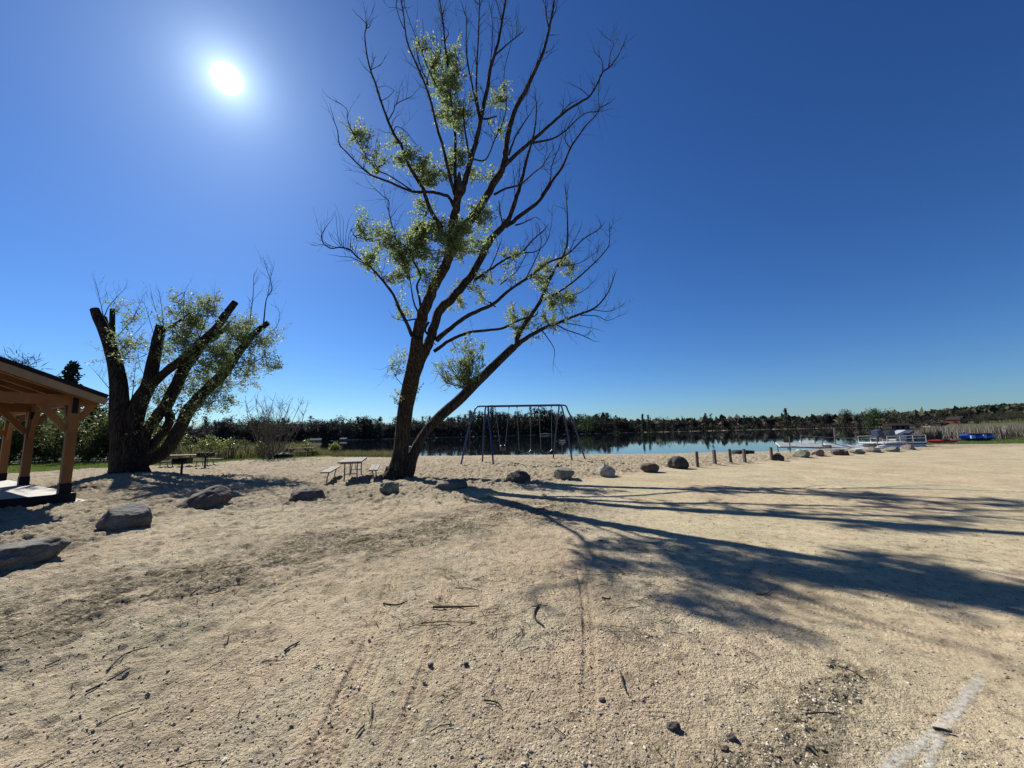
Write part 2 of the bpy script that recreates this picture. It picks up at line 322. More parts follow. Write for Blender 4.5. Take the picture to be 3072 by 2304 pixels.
col = mixc(at.outputs['Alpha'], mixc(1.0, col, (.77, .75, .69), 'MULTIPLY'), col)
ab2 = n_('ShaderNodeAttribute'); ab2.attribute_name = 'beach'
col = mixc(ab2.outputs['Fac'], col, mixc(1.0, col, (.82, .80, .80), 'MULTIPLY'))
dd = n_('ShaderNodeMath'); dd.operation = 'MULTIPLY'; dn = ramp(noise(22, 6, .75).outputs[0], [(.4, (0, 0, 0)), (.55, (1, 1, 1))]); l_(dn.outputs[0], dd.inputs[0]); l_(sp.outputs[1], dd.inputs[1])
col = mixc(dd.outputs[0], col, (.12, .10, .06))
gg = ramp(noise(3, 5, .7).outputs[0], [(.35, (.034, .044, .014)), (.65, (.062, .074, .024))])
col = mixc(sp.outputs[2], col, gg.outputs[0])
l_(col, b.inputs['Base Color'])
vo = n_('ShaderNodeTexVoronoi'); vo.inputs['Scale'].default_value = 42; l_(geo.outputs['Position'], vo.inputs['Vector'])
v2 = n_('ShaderNodeTexVoronoi'); v2.inputs['Scale'].default_value = 110; l_(geo.outputs['Position'], v2.inputs['Vector'])
a1 = n_('ShaderNodeMath'); a1.operation = 'MULTIPLY_ADD'; l_(vo.outputs['Distance'], a1.inputs[0]); a1.inputs[1].default_value = -.5; l_(noise(60, 6, .7).outputs[0], a1.inputs[2])
a2 = n_('ShaderNodeMath'); a2.operation = 'MULTIPLY_ADD'; l_(v2.outputs['Distance'], a2.inputs[0]); a2.inputs[1].default_value = -.3; l_(a1.outputs[0], a2.inputs[2])
bp = n_('ShaderNodeBump'); bp.inputs['Strength'].default_value = 1.0; bp.inputs['Distance'].default_value = .03; l_(at.outputs['Alpha'], bp.inputs['Strength']); l_(a2.outputs[0], bp.inputs['Height']); l_(bp.outputs[0], b.inputs['Normal'])
M['ground'] = m
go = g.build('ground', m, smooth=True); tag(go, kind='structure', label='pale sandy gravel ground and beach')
bm = beachmask(X, Y); deb = debris(X, Y); d = lake_d(X, Y)
pink = (.9*np.exp(-(((X-.35)/1.5)**2+((Y-3.4)/2.0)**2))+ss(.5, .62, fbm(X*.35+7, Y*.35, None, 3, 61))*.5)*(1-bm)*ss(.2, .6, fbm(X*1.5, Y*1.5, None, 3, 62)+.1)
for (a, b_, wd) in TRACKS[4:6]+TRACKS[10:]:
    a = np.array(a); b_ = np.array(b_); t = (b_-a); ln = np.hypot(*t); t = t/ln; al = (X-a[0])*t[0]+(Y-a[1])*t[1]; ac_ = -(X-a[0])*t[1]+(Y-a[1])*t[0]
    pink = np.maximum(pink, .75*ss(wd*.9, wd*.4, np.abs(ac_))*ss(0, .5, al)*ss(ln, ln-1, al))
az_ = np.arctan2(X, Y); rv = np.hypot(X, Y)
u_ = hu(X, np.maximum(Y, 1))
grassm = np.where(Y > 60, 1.0, 0.0)*(d < 0)
edge = np.interp(u_, [-1.4, -1.33, -1.0, -.85, -.66, -.5, -.33, -.3, .95, 1.02, 1.1, 1.4], [19, 20, 24, 24.5, 28, 30.5, 31.5, 99, 99, 31, 30.5, 29])
gm_ = ss(edge-.5, edge+.9, Y+2.2*(fbm(X*.6, Y*.6, None, 3, 71)-.5))
grassm = np.maximum(grassm, gm_*(Y > 5)*(d < 0)); grassm = np.maximum(grassm, (Y < -25)*.8)
grassm = np.maximum(grassm, .28*ss(.62, .7, fbm(X*2.1, Y*2.1, None, 3, 73))*(1-bm)*ss(3, 5, rv)*ss(11, 8, rv)*(az_ < .1))
ca = go.data.attributes.new('zones', 'FLOAT_COLOR', 'POINT')
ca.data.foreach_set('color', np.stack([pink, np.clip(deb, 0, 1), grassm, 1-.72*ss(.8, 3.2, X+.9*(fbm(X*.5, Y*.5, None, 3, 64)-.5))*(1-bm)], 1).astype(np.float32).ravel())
ba = go.data.attributes.new('beach', 'FLOAT', 'POINT'); ba.data.foreach_set('value', bm.astype(np.float32).ravel())
# water
wm = MB(); q = 4500; wm.add([[-q, 20, WZ], [q, 20, WZ], [q, q, WZ], [-q, q, WZ]], [[0, 1, 2, 3]])
m, nt, b = newmat('lake_water'); b.inputs['Base Color'].default_value = (.006, .010, .014, 1); b.inputs['Roughness'].default_value = .02; b.inputs['IOR'].default_value = 1.33; b.inputs['Specular IOR Level'].default_value = .5
geo = nt.nodes.new('ShaderNodeNewGeometry'); mp = nt.nodes.new('ShaderNodeMapping'); nt.links.new(geo.outputs['Position'], mp.inputs[0]); mp.inputs['Scale'].default_value = (.5, 2.2, 1)
n1 = nt.nodes.new('ShaderNodeTexNoise'); n1.inputs['Scale'].default_value = 1.3; n1.inputs['Detail'].default_value = 3; nt.links.new(mp.outputs[0], n1.inputs[0])
n2 = nt.nodes.new('ShaderNodeTexNoise'); n2.inputs['Scale'].default_value = .02; n2.inputs['Detail'].default_value = 3; nt.links.new(mp.outputs[0], n2.inputs[0])
mr_ = nt.nodes.new('ShaderNodeMapRange'); nt.links.new(n2.outputs[0], mr_.inputs[0]); mr_.inputs[1].default_value = .45; mr_.inputs[2].default_value = .65; mr_.inputs[3].default_value = .008; mr_.inputs[4].default_value = .04
bp = nt.nodes.new('ShaderNodeBump'); bp.inputs['Distance'].default_value = .05; nt.links.new(mr_.outputs[0], bp.inputs['Strength']); nt.links.new(n1.outputs[0], bp.inputs['Height']); nt.links.new(bp.outputs[0], b.inputs['Normal'])
tag(wm.build('water', m), kind='structure', label='still dark lake water mirroring the trees')
# ---------------------------------------------------------------- plant tools
def crv(P, sub=4):                          # Catmull-Rom through the points
    P = np.asarray(P, float)
    if len(P) < 3: t = np.linspace(0, 1, sub+1)[:, None]; return P[0]*(1-t)+P[-1]*t
    Q = np.vstack([2*P[0]-P[1], P, 2*P[-1]-P[-2]]); o = []
    for k in range(len(P)-1):
        a, b, c, d = Q[k:k+4]
        for t in np.arange(sub)/sub: o.append(.5*((2*b)+(c-a)*t+(2*a-5*b+4*c-d)*t*t+(3*b-a-3*c+d)*t**3))
    o.append(P[-1]); return np.array(o)
def unit(v): v = np.asarray(v, float); return v/(np.linalg.norm(v, axis=-1, keepdims=True)+1e-9)
def leaves(mb, C, size, aspect=.42, mi=0, hang=0.0, r=None):
    r = r or rng; n = len(C); d = r.normal(size=(n, 3)); d[:, 2] -= hang; d = unit(d); e = unit(np.cross(d, r.normal(size=(n, 3))))
    s = size*r.uniform(.6, 1.3, n)[:, None]; a = d*s; b = e*s*aspect*.5
    V = np.stack([C, C+a*.45+b, C+a, C+a*.45-b], 1).reshape(-1, 3); mb.add(V, np.arange(n*4).reshape(-1, 4), mi)
def twig(mb, p, d, ln, r, n=4, bend=.25, seg=5, upb=.1, mi=0):
    P = [np.array(p, float)]; d = unit(d)
    for k in range(seg):
        d = unit(d + rng.normal(size=3)*bend*.6 + np.array([0, 0, upb])); P.append(P[-1]+d*ln/seg)
    P = np.array(P); mb.tube(P, np.linspace(r, r*.3, len(P)), n, mi, cap=False); return P
class Tree:
    """a tree whose limbs are traced at real depth: wood, fine twigs and foliage are its parts"""
    def __init__(s, base_depth, Z=.452, ox=900, oy=0):
        s.wood = MB(); s.tw = MB(); s.lf = MB(); s.pts = []; s.ip = []; s.dep = []; s.D = base_depth; s.Z = Z; s.ox = ox; s.oy = oy; s.limbs = []
    def px(s, c, B=False): c = np.asarray(c, float); return np.stack([s.ox+c[:, 0]*s.Z, s.oy+(c[:, 1]+(1327 if B else 0))*s.Z], 1)
    def near(s, q):
        I = np.vstack(s.ip); k = np.argmin(np.hypot(I[:, 0]-q[0], I[:, 1]-q[1])); return k, np.concatenate(s.dep)[k], np.vstack(s.pts)[k]
    def limb(s, c, w0, w1, dz=0.0, B=False, tw=4.3, cut=False, n=8, twl=1.0, raw=False, start=None):
        I = np.asarray(c, float) if raw else s.px(c, B)
        D0 = s.D if not s.ip else s.near(I[0])[1]
        if start is not None: D0 = start
        seg = np.r_[0, np.cumsum(np.hypot(*np.diff(I, axis=0).T))]; t = seg/seg[-1]
        D = D0+dz*t**1.2
        P = np.array([AT(a[0], a[1], d) for a, d in zip(I, D)])
        w = (w0+(w1-w0)*t**.8)*(1 if raw else s.Z)*D/F/2
        Q = crv(np.hstack([P, w[:, None]]), 4); P = Q[:, :3]; w = np.maximum(Q[:, 3], .006)
        P = P.copy(); P[1:-1] += rng.normal(size=(len(P)-2, 3))*(w[1:-1]*.10)[:, None]
        s.wood.tube(P, w, n if w.max() < .12 else (14 if w.max() < .3 else 28), 0, cap=True, rough=.16 if w.max() > .06 else 0)
        s.pts.append(P); s.ip.append(crv(I, 4)); s.dep.append(P[:, 1]); s.limbs.append((P, w))
        if not cut: twig(s.tw, P[-1], P[-1]-P[-2], .5*twl, w[-1], 4)
        L = np.sum(np.linalg.norm(np.diff(P, axis=0), axis=1)); nt_ = int(L*tw*rng.uniform(.8, 1.2))
        for _ in range(nt_):
            k = rng.uniform(.25, .999); f = k*(len(P)-1); i = int(f); p = P[i]+(P[i+1]-P[i])*(f-i)
            if w[i] > .14: continue
            tn = unit(P[i+1]-P[i]); side = unit(np.cross(tn, rng.normal(size=3)))
            d = unit(tn*.55+side*.7+np.array([0, 0, .35])); ln = twl*rng.uniform(.25, 1.1); r = min(w[i]*.5, .005+ln*.006)
            Q = twig(s.tw, p, d, ln, r, 4, .3)
            for _ in range(rng.integers(1, 4)):
                a = rng.integers(1, 5); dd = unit(Q[a+1]-Q[a] if a < 5 else Q[a]-Q[a-1]); twig(s.tw, Q[a], dd+rng.normal(size=3)*.5, ln*rng.uniform(.25, .6), r*.5, 3, .3, 3)
        return P
    def clump(s, x, y, rx, ry, dens=1.0, B=False, size=.075, spread=1.0, raw=False, off=0.0, depthr=1.0, src=None, sl=.42):
        c = np.array([x, y], float) if raw else s.px([[x, y]], B)[0]; k = 1 if raw else s.Z; rx *= k; ry *= k
        I = np.vstack(s.ip); Pt = np.vstack(s.pts); Dp = np.concatenate(s.dep)
        q = c if src is None else s.px([src], B)[0]
        dist = np.hypot((I[:, 0]-q[0])/rx, (I[:, 1]-q[1])/ry); cand = np.argsort(dist)[:14 if src is None else 3]
        D0 = Dp[cand[0]]+off; sc = D0/F; n = max(10, int(dens*rx*ry*sc*sc*450)); m_ = max(4, n//11); subs = []
        for _ in range(m_):                 # limbs of the clump, grown off the nearest big limb
            u = unit(rng.normal(size=3))*rng.uniform(.3, .95)**.6
            tgt = AT(c[0]+u[0]*rx*.85, c[1]+u[2]*ry*.85, D0+u[1]*min(rx, ry)*sc*depthr)
            ds = np.linalg.norm(Pt[cand]-tgt, axis=1); st = Pt[cand[np.argsort(ds)[rng.integers(min(4, len(cand)))]]]; ln = np.linalg.norm(tgt-st)
            mid = (st+tgt)/2+rng.normal(size=3)*ln*.10+np.array([0, 0, -.10*ln]); Q = crv([st, mid, tgt], 5); Q[1:-1] += rng.normal(size=(len(Q)-2, 3))*ln*.018
            s.tw.tube(Q, np.linspace(.010+.007*ln, .004, len(Q)), 4, 0, cap=False); subs.append(Q)
        for _ in range(n):
            Q0 = subs[rng.integers(m_)]; a = rng.integers(int(len(Q0)*.35), len(Q0)); tn = unit(Q0[min(a+1, len(Q0)-1)]-Q0[max(a-1, 0)])
            d = unit(tn*.5+rng.normal(size=3)*.6+np.array([0, 0, .25])); ln = sl*rng.uniform(.4, 1.5)
            Q = twig(s.tw, Q0[a], d, ln, .004+.002*ln, 3, .25, 4, .08)
            nl = int(rng.uniform(12, 24)); tt = rng.uniform(.15, 1.0, nl)*(len(Q)-1.001); ii = tt.astype(int)
            C = Q[ii]+(Q[ii+1]-Q[ii])*(tt-ii)[:, None]+rng.normal(size=(nl, 3))*.035*spread
            leaves(s.lf, C, size, .45, 0, .15)
    def finish(s, name, label, cat, bark, leaf, base, group=None, twm='twig'):
        e = empty(name, base); tag(e, label, cat, group)
        s.wood.build('trunk', M[bark], e, True, base)
        if s.tw.n: s.tw.build('twigs', M[twm], e, False, base)
        if s.lf.n: s.lf.build('crown', M[leaf], e, False, base)
        return e
# ---------------------------------------------------------------- the tall willow
base = G(1190, 1440); BD = base[1]
t = Tree(BD)
# trunk in full-frame pixels (x,y) with widths
def rawlimb(tr, pts, wid, dz=0, tw=0, rough=.14, n=30, start=None):
    I = np.array(pts, float); DD = I[:, 2] if I.shape[1] == 3 else None; I = I[:, :2]; D0 = start if start is not None else tr.D; seg = np.r_[0, np.cumsum(np.hypot(*np.diff(I, axis=0).T))]; tt = seg/seg[-1]; D = D0+dz*tt if DD is None else D0+DD
    P = np.array([AT(a[0], a[1], d_) for a, d_ in zip(I, D)]); w = np.array(wid)*D/F/2
    Q = crv(np.hstack([P, w[:, None]]), 5); tr.wood.tube(Q[:, :3], Q[:, 3], n, 0, True, rough); tr.pts.append(Q[:, :3]); tr.ip.append(crv(I, 5)); tr.dep.append(Q[:, 1]); return Q
rawlimb(t, [(1180, 1462, 0), (1183, 1440, 0), (1192, 1412, .02), (1200, 1375, .02), (1204, 1340, 0), (1209, 1290, -.05), (1215, 1235, -.2), (1224, 1185, -.5), (1234, 1140, -.85), (1243, 1095, -1.2), (1248, 1050, -1.5), (1252, 1010, -1.8)], [98, 80, 60, 50, 46, 43, 44, 46, 46, 43, 40, 38])
rawlimb(t, [(1212, 1260, 0), (1222, 1200, .05), (1236, 1140, .15), (1256, 1085, .3), (1276, 1045, .4)], [34, 40, 40, 38, 36])
for a, b, c in [((1160, 1432), (1130, 1452), 22), ((1210, 1432), (1232, 1446), 22), ((1172, 1440), (1158, 1468), 24), ((1200, 1440), (1212, 1464), 22)]:
    rawlimb(t, [((a[0]+1190)/2, a[1]-25), a, b], [34, 26, 8], 0, n=10)
# right fork
t.limb([(790, 1070), (838, 985), (868, 920), (890, 840), (925, 740), (1000, 660), (1080, 570), (1150, 480), (1210, 370), (1270, 260), (1340, 185)], 72, 42, .9, True, tw=.6, start=BD+.3)
t.limb([(1340, 1512), (1390, 1440), (1440, 1300), (1480, 1160), (1505, 1050), (1535, 955), (1560, 840), (1570, 700), (1560, 640)], 40, 6, 1.5)
t.limb([(1340, 1512), (1400, 1480), (1470, 1425), (1560, 1360), (1620, 1290), (1680, 1190), (1740, 1110), (1790, 990), (1850, 900), (1900, 830), (1960, 770), (1990, 720), (2060, 680)], 34, 5, 2.0)
# left main stem
t.limb([(770, 1010), (778, 900), (805, 790), (850, 660), (915, 530), (975, 410), (1020, 290), (1015, 160), (1035, 60), (1050, -30), (1060, -80)], 82, 54, -1.7, True, tw=.5, start=BD-1.5)
t.limb([(1040, 1290), (1030, 1180), (1030, 1050), (1027, 850), (1000, 650), (985, 480), (962, 300), (950, 150), (925, 0), (905, -160), (890, -330)], 26, 7, .9)
t.limb([(1045, 1320), (1085, 1240), (1110, 1150), (1150, 1000), (1190, 850), (1210, 740), (1240, 600), (1265, 450), (1310, 300), (1340, 150), (1365, 0), (1395, -150), (1400, -330)], 48, 9, 1.2)
t.limb([(1025, 1290), (990, 1150), (950, 980), (910, 850), (870, 680), (830, 560), (770, 420), (710, 270), (690, 120), (670, 0), (640, -170)], 26, 7, -1.0)
t.limb([(1190, 790), (1150, 600), (1115, 430), (1103, 300), (1105, 130), (1092, 85)], 18, 6, -.6)
t.limb([(1190, 760), (1170, 600), (1175, 400), (1185, 200), (1190, 0), (1185, -150)], 18, 7, .8)
t.limb([(1130, 1080), (1100, 900), (1085, 780)], 20, 12, -.3, cut=True)
t.limb([(1290, 370), (1380, 290), (1430, 250), (1475, 215)], 15, 6, .5)
t.limb([(1430, 250), (1440, 200), (1432, 110)], 7, 4, .2)
t.limb([(1255, 470), (1265, 400), (1280, 250), (1273, 90)], 9, 4, -.6)
t.limb([(1340, 150), (1318, 60), (1300, 0)], 10, 5, -.3)
t.limb([(1185, 30), (1160, 0), (1140, -60)], 8, 4, -.3)
t.limb([(1220, 790), (1262, 785), (1305, 770)], 14, 9, -.4, cut=True)
t.limb([(850, 560), (800, 440), (775, 355)], 14, 6, .3)
t.limb([(900, 560), (840, 430), (800, 320), (750, 200), (700, 60)], 11, 4, -.5)
t.limb([(960, 280), (985, 215), (940, 150), (960, 60)], 7, 3, .3)
t.limb([(690, 190), (660, 120), (640, 40), (645, -60)], 8, 4, -.3)
t.limb([(840, 560), (860, 470), (910, 400), (940, 300), (935, 200)], 8, 3, .5)
t.limb([(1130, 1050), (1230, 1060), (1290, 930), (1340, 830), (1370, 700), (1355, 560), (1360, 450), (1400, 290)], 12, 4, 1.6)
t.limb([(1250, 1060), (1300, 480), (1340, 440)], 1, 1, 0, tw=0) if False else None
# left big limbs
t.limb([(1020, 1370), (990, 1310), (940, 1290), (860, 1275), (740, 1270), (600, 1210), (480, 1165), (390, 1095), (300, 1000), (262, 960), (250, 870), (228, 810)], 24, 6, -1.5)
t.limb([(740, 1262), (600, 1170), (500, 1120), (430, 1020), (370, 920), (320, 810), (312, 730), (270, 690), (230, 670)], 11, 4, -.6)
t.limb([(940, 1510), (880, 1420), (840, 1330), (815, 1250), (770, 1180), (720, 1090), (680, 980), (620, 880), (580, 790), (540, 680), (500, 550), (470, 470), (445, 370), (430, 230), (445, 170), (430, 145)], 34, 7, -1.6)
t.limb([(585, 800), (620, 740), (640, 690), (740, 640)], 9, 4, -.4); t.limb([(640, 690), (655, 640), (660, 590)], 5, 3)
t.limb([(620, 880), (640, 840), (700, 870), (740, 920), (780, 970)], 7, 3, .5)
t.limb([(540, 670), (590, 640), (620, 600), (570, 570), (520, 580)], 5, 2, .3)
# right diagonal limb
t.limb([(1020, 1560), (1130, 1460), (1200, 1370), (1270, 1240), (1340, 1130), (1360, 1020), (1380, 900), (1410, 780), (1450, 680), (1500, 600), (1550, 490), (1600, 380), (1635, 270), (1655, 180), (1680, 50), (1692, -60), (1700, -200)], 66, 8, 1.2, tw=3.5)
t.limb([(1650, 190), (1635, 100), (1630, 0), (1625, -120)], 12, 5, .3); t.limb([(1665, 140), (1700, 60), (1710, -40)], 8, 3, -.3)
t.limb([(1355, 1100), (1440, 1020), (1520, 950), (1570, 910), (1660, 830), (1750, 750), (1840, 690), (1920, 640), (1970, 560), (2010, 480), (2060, 440), (2110, 370), (2150, 290)], 32, 6, 1.6)
t.limb([(1530, 950), (1620, 935), (1700, 910), (1770, 860), (1830, 800), (1900, 750), (1970, 740)], 17, 5, 1.3)
t.limb([(1385, 1030), (1420, 930), (1470, 840), (1515, 775)], 16, 8, -.6)
t.limb([(2008, 480), (2002, 400), (1960, 350), (1945, 300)], 7, 3, -.4); t.limb([(2050, 445), (2062, 350), (2080, 290), (2020, 240)], 7, 3, .3)
t.limb([(1920, 640), (1860, 590), (1800, 560)], 6, 3, -.4)
t.limb([(1700, 800), (1760, 720), (1800, 685)], 9, 6, .2)
t.limb([(1990, 500), (1980, 620), (1985, 720)], 7, 4, -.3)
t.limb([(1290, 1290), (1370, 1250), (1460, 1225), (1560, 1140), (1610, 1100), (1660, 1020)], 18, 5, 1.2)
t.limb([(1350, 1500), (1330, 1420), (1320, 1330)], 12, 6, -.3, cut=True)
t.limb([(1380, 1480), (1430, 1330), (1450, 1200), (1460, 1100)], 10, 4, .6)
t.limb([(1430, 1495), (1480, 1480), (1550, 1445)], 12, 5, -.5)
t.limb([(1545, 950), (1590, 1000), (1640, 940)], 5, 2, .3); t.limb([(1800, 990), (1760, 930), (1775, 850), (1840, 740)], 9, 3, .4)
t.limb([(1600, 1300), (1660, 1200), (1670, 1100), (1720, 980), (1740, 900)], 12, 4, -.5)
# right low limbs (B coordinates)
t.limb([(905, 935), (1000, 850), (1130, 760), (1280, 690), (1400, 590), (1520, 510), (1640, 420), (1740, 380), (1800, 340), (1880, 260), (1960, 210), (2000, 180)], 36, 6, 1.8, True)
t.limb([(890, 1005), (1000, 930), (1120, 880), (1240, 865), (1350, 850), (1450, 800), (1560, 770)], 26, 13, 2.4, True, tw=1)
t.limb([(1160, 530), (1280, 450), (1370, 390), (1470, 350), (1540, 270), (1615, 205)], 22, 8, 1.0, True)
t.limb([(1260, 680), (1285, 700), (1300, 710)], 14, 10, 0, True, tw=0, cut=True)
t.limb([(1480, 350), (1570, 340), (1640, 270), (1670, 150), (1672, 60)], 9, 3, .5, True)
t.limb([(1500, 520), (1560, 400), (1600, 300), (1590, 200)], 10, 4, -.4, True)
t.limb([(1330, 560), (1440, 470), (1500, 360)], 10, 4, .6, True)
t.limb([(1250, 480), (1300, 370), (1330, 290)], 10, 5, -.3, True)
# leaning second trunk
SQ = rawlimb(t, [(1208, 1440), (1222, 1415), (1235, 1375), (1258, 1326), (1282, 1288), (1314, 1256), (1361, 1214), (1402, 1175), (1440, 1138), (1478, 1100), (1512, 1068), (1542, 1040)], [60, 42, 32, 28, 25, 30, 31, 30, 28, 27, 25, 24], 1.7, n=20)
t.limb([(1410, 985), (1470, 940), (1560, 880), (1650, 840), (1750, 800), (1850, 760), (1950, 720), (2020, 650), (2060, 580), (2090, 490)], 36, 5, 1.6, True)
t.limb([(1430, 975), (1450, 900), (1475, 850), (1530, 770), (1590, 680), (1620, 610), (1660, 520), (1710, 430), (1760, 340), (1775, 250), (1772, 60), (1765, -40)], 38, 6, 1.2, True)
t.limb([(1600, 670), (1720, 610), (1830, 530), (1940, 430), (2000, 370), (2050, 300), (2055, 200)], 17, 5, .9, True)
t.limb([(1640, 840), (1700, 830), (1760, 860), (1850, 890), (1920, 920)], 12, 5, -1, True); t.limb([(1610, 870), (1660, 940), (1690, 1000), (1680, 1090)], 8, 3, -.5, True, tw=1)
t.limb([(1930, 725), (2050, 740), (2140, 700)], 7, 3, .5, True); t.limb([(1860, 765), (1970, 770), (2040, 800), (2120, 770)], 8, 3, -.5, True)
t.limb([(1720, 810), (1840, 830), (1960, 855)], 8, 3, .5, True); t.limb([(1790, 340), (1830, 250), (1865, 180)], 7, 3, .3, True)
t.limb([(1690, 640), (1820, 630), (1900, 590), (1950, 540)], 9, 3, -.5, True); t.limb([(1700, 440), (1850, 420), (1980, 340)], 8, 3, .4, True)
t.limb([(2000, 180), (1990, 140)], 4, 2, 0, True); t.limb([(2050, 210), (2070, 170), (2100, 140)], 4, 2, 0, True)
# left low limbs
t.limb([(745, 905), (700, 800), (650, 700), (620, 630), (560, 550), (510, 490), (450, 430), (380, 380), (330, 330), (270, 315), (200, 320), (150, 280), (145, 230), (180, 170)], 27, 4, -1.7, True)
t.limb([(430, 425), (350, 385), (285, 375)], 9, 4, -.3, True)
for k in range(7): t.limb([(270+k*12, 318+k*6), (250+k*18, 230+k*4), (240+k*25, 120+k*18)], 5, 2, rng.uniform(-.6, .4), True, tw=.5)
t.limb([(790, 760), (755, 680), (735, 560), (720, 480), (680, 400)], 14, 4, -.7, True)
t.limb([(805, 760), (792, 650), (775, 570), (800, 500), (750, 400), (710, 310), (650, 280), (620, 200), (590, 80), (590, 10), (545, -30), (480, -90)], 19, 4, -1.0, True)
t.limb([(690, 310), (760, 220), (820, 120), (850, 60)], 10, 5, .5, True); t.limb([(770, 790), (700, 800), (640, 790)], 12, 4, -.4, True); t.limb([(855, 810), (830, 860), (850, 900)], 18, 14, 0, True, tw=0)
t.limb([(590, 85), (600, 120), (635, 75)], 6, 3, 0, True)
t.limb([(690, 1240), (640, 1180), (600, 1100), (575, 1110)], 5, 2, -.3, True, tw=2)
TC = [(850, 310, 60, 70, .8), (900, 400, 70, 90, 1), (1020, 440, 80, 150, 1.2), (960, 610, 80, 150, 1.2), (1080, 650, 50, 140, .9), (1020, 790, 110, 90, 1.2), (1340, 620, 90, 80, .7), (1290, 850, 50, 80, .4), (395, 880, 65, 75, 1.1), (470, 960, 60, 60, .7), (500, 1090, 85, 70, .7), (660, 990, 85, 85, 1), (760, 1090, 100, 80, 1.1), (830, 1180, 100, 90, 1.1), (1050, 1090, 80, 90, 1), (960, 1150, 80, 60, .7), (1220, 1160, 80, 80, .6), (430, 1480, 55, 60, .9), (500, 1560, 80, 60, .7), (820, 1380, 90, 70, .6), (860, 1560, 140, 110, 1.1), (1050, 1560, 150, 100, 1.1), (1230, 1430, 110, 90, .8), (1170, 1620, 110, 90, .9)]
for x, y, a, b_, dn in TC: t.clump(x, y, a*1.25, b_*1.25, dn*.58, size=.088, spread=.85, depthr=1.6, off=rng.uniform(-.3, .5))
BC = [(470, 410, 75, 90, 1), (560, 300, 120, 90, 1), (620, 450, 140, 110, 1), (760, 350, 130, 110, 1.1), (900, 300, 140, 110, 1.1), (1080, 300, 120, 100, .9), (700, 720, 60, 90, .35), (860, 500, 100, 80, .8), (1040, 650, 70, 80, .5), (1200, 560, 90, 80, .6), (1180, 640, 60, 60, .5), (1410, 370, 70, 45, .9), (1380, 510, 60, 60, .35), (1610, 520, 90, 120, .8), (1750, 450, 80, 70, .8), (1730, 680, 95, 100, 1.1), (1440, 770, 90, 80, .7), (1500, 860, 110, 60, .7), (1650, 790, 80, 60, .7), (1130, 1000, 120, 70, .01), (670, 1080, 45, 110, .45), (640, 1310, 28, 60, .5), (770, 1290, 18, 40, .4)]
for x, y, a, b_, dn in BC: t.clump(x, y, a*1.22, b_*1.22, dn*(.5 if x < 1250 and y < 600 else .6), True, size=.088, spread=.85, depthr=1.8, off=rng.uniform(-.3, .6))
for k in range(9): t.limb([(1180-k*9, 1200+k*9), (1120-k*20, 1110-k*2), (1230-k*42, 960+k*30)], 5, 2, rng.uniform(-.5, .5), True, tw=2, twl=.6)
for x, y, a, b_, dn in [(1120, 1010, 170, 110, .55), (1020, 1130, 110, 100, .5), (940, 1090, 60, 70, .5)]: t.clump(x, y, a, b_, dn, True, size=.085, src=(1110, 1240), depthr=.9)
tall = t.finish('willow_tree', 'tall half bare willow forking above the picnic table, one long trunk leaning right', 'tree', 'bark', 'leaf', base)
# ---------------------------------------------------------------- pollarded willow on the left
base2 = G(400, 1420); p2 = Tree(base2[1], .4219, 200, 780)
def L2(c, ws, dz=0, tw=0, cut=True, n=20, st=None):
    I = p2.px(c); D0 = p2.D if not p2.ip else p2.near(I[0])[1]
    if st is not None: D0 = st
    rawlimb(p2, I, np.array(ws)*.4219*.92, dz, n=n, start=D0, rough=.13)
L2([(440, 1545), (432, 1480), (420, 1400), (408, 1300), (392, 1180), (380, 1050), (372, 900), (345, 740), (305, 600), (262, 490), (225, 410), (200, 350)], [290, 215, 185, 165, 140, 118, 104, 90, 78, 68, 66, 60], -.6, n=34)
for a, b_, wd in [((370, 1490), (325, 1525), 50), ((550, 1480), (600, 1522), 60), ((480, 1500), (500, 1550), 90)]: L2([((a[0]+470)/2, a[1]-60), a, b_], [wd*1.5, wd, wd*.35], -.3, st=base2[1])
L2([(305, 560), (285, 490), (262, 412)], [48, 46, 42], .4); L2([(318, 600), (322, 500), (326, 350)], [44, 38, 32], .2)
L2([(480, 1450), (450, 1260), (480, 1120), (520, 1000), (580, 890), (612, 750), (640, 610), (672, 468)], [190, 150, 125, 108, 92, 84, 76, 68], .3, n=30)
L2([(590, 900), (700, 800), (830, 700), (950, 590), (1060, 490), (1130, 390), (1200, 300)], [64, 62, 62, 62, 58, 54, 46], -1.2)
L2([(690, 505), (780, 450), (880, 375)], [26, 20, 14], -.5)
L2([(520, 1420), (560, 1240), (650, 1100), (705, 1040), (760, 930), (830, 785), (900, 690), (985, 590), (1090, 520), (1160, 460)], [80, 74, 76, 80, 80, 76, 70, 60, 40, 24], .9, n=26)
L2([(710, 1060), (735, 1130), (690, 1220), (590, 1330), (520, 1400)], [62, 60, 56, 60, 60], .3)
L2([(540, 1440), (690, 1370), (800, 1200), (880, 1050), (1000, 920), (1120, 800), (1200, 690), (1270, 600), (1340, 520), (1435, 445)], [84, 84, 86, 84, 80, 72, 62, 52, 44, 40], .2, n=26)
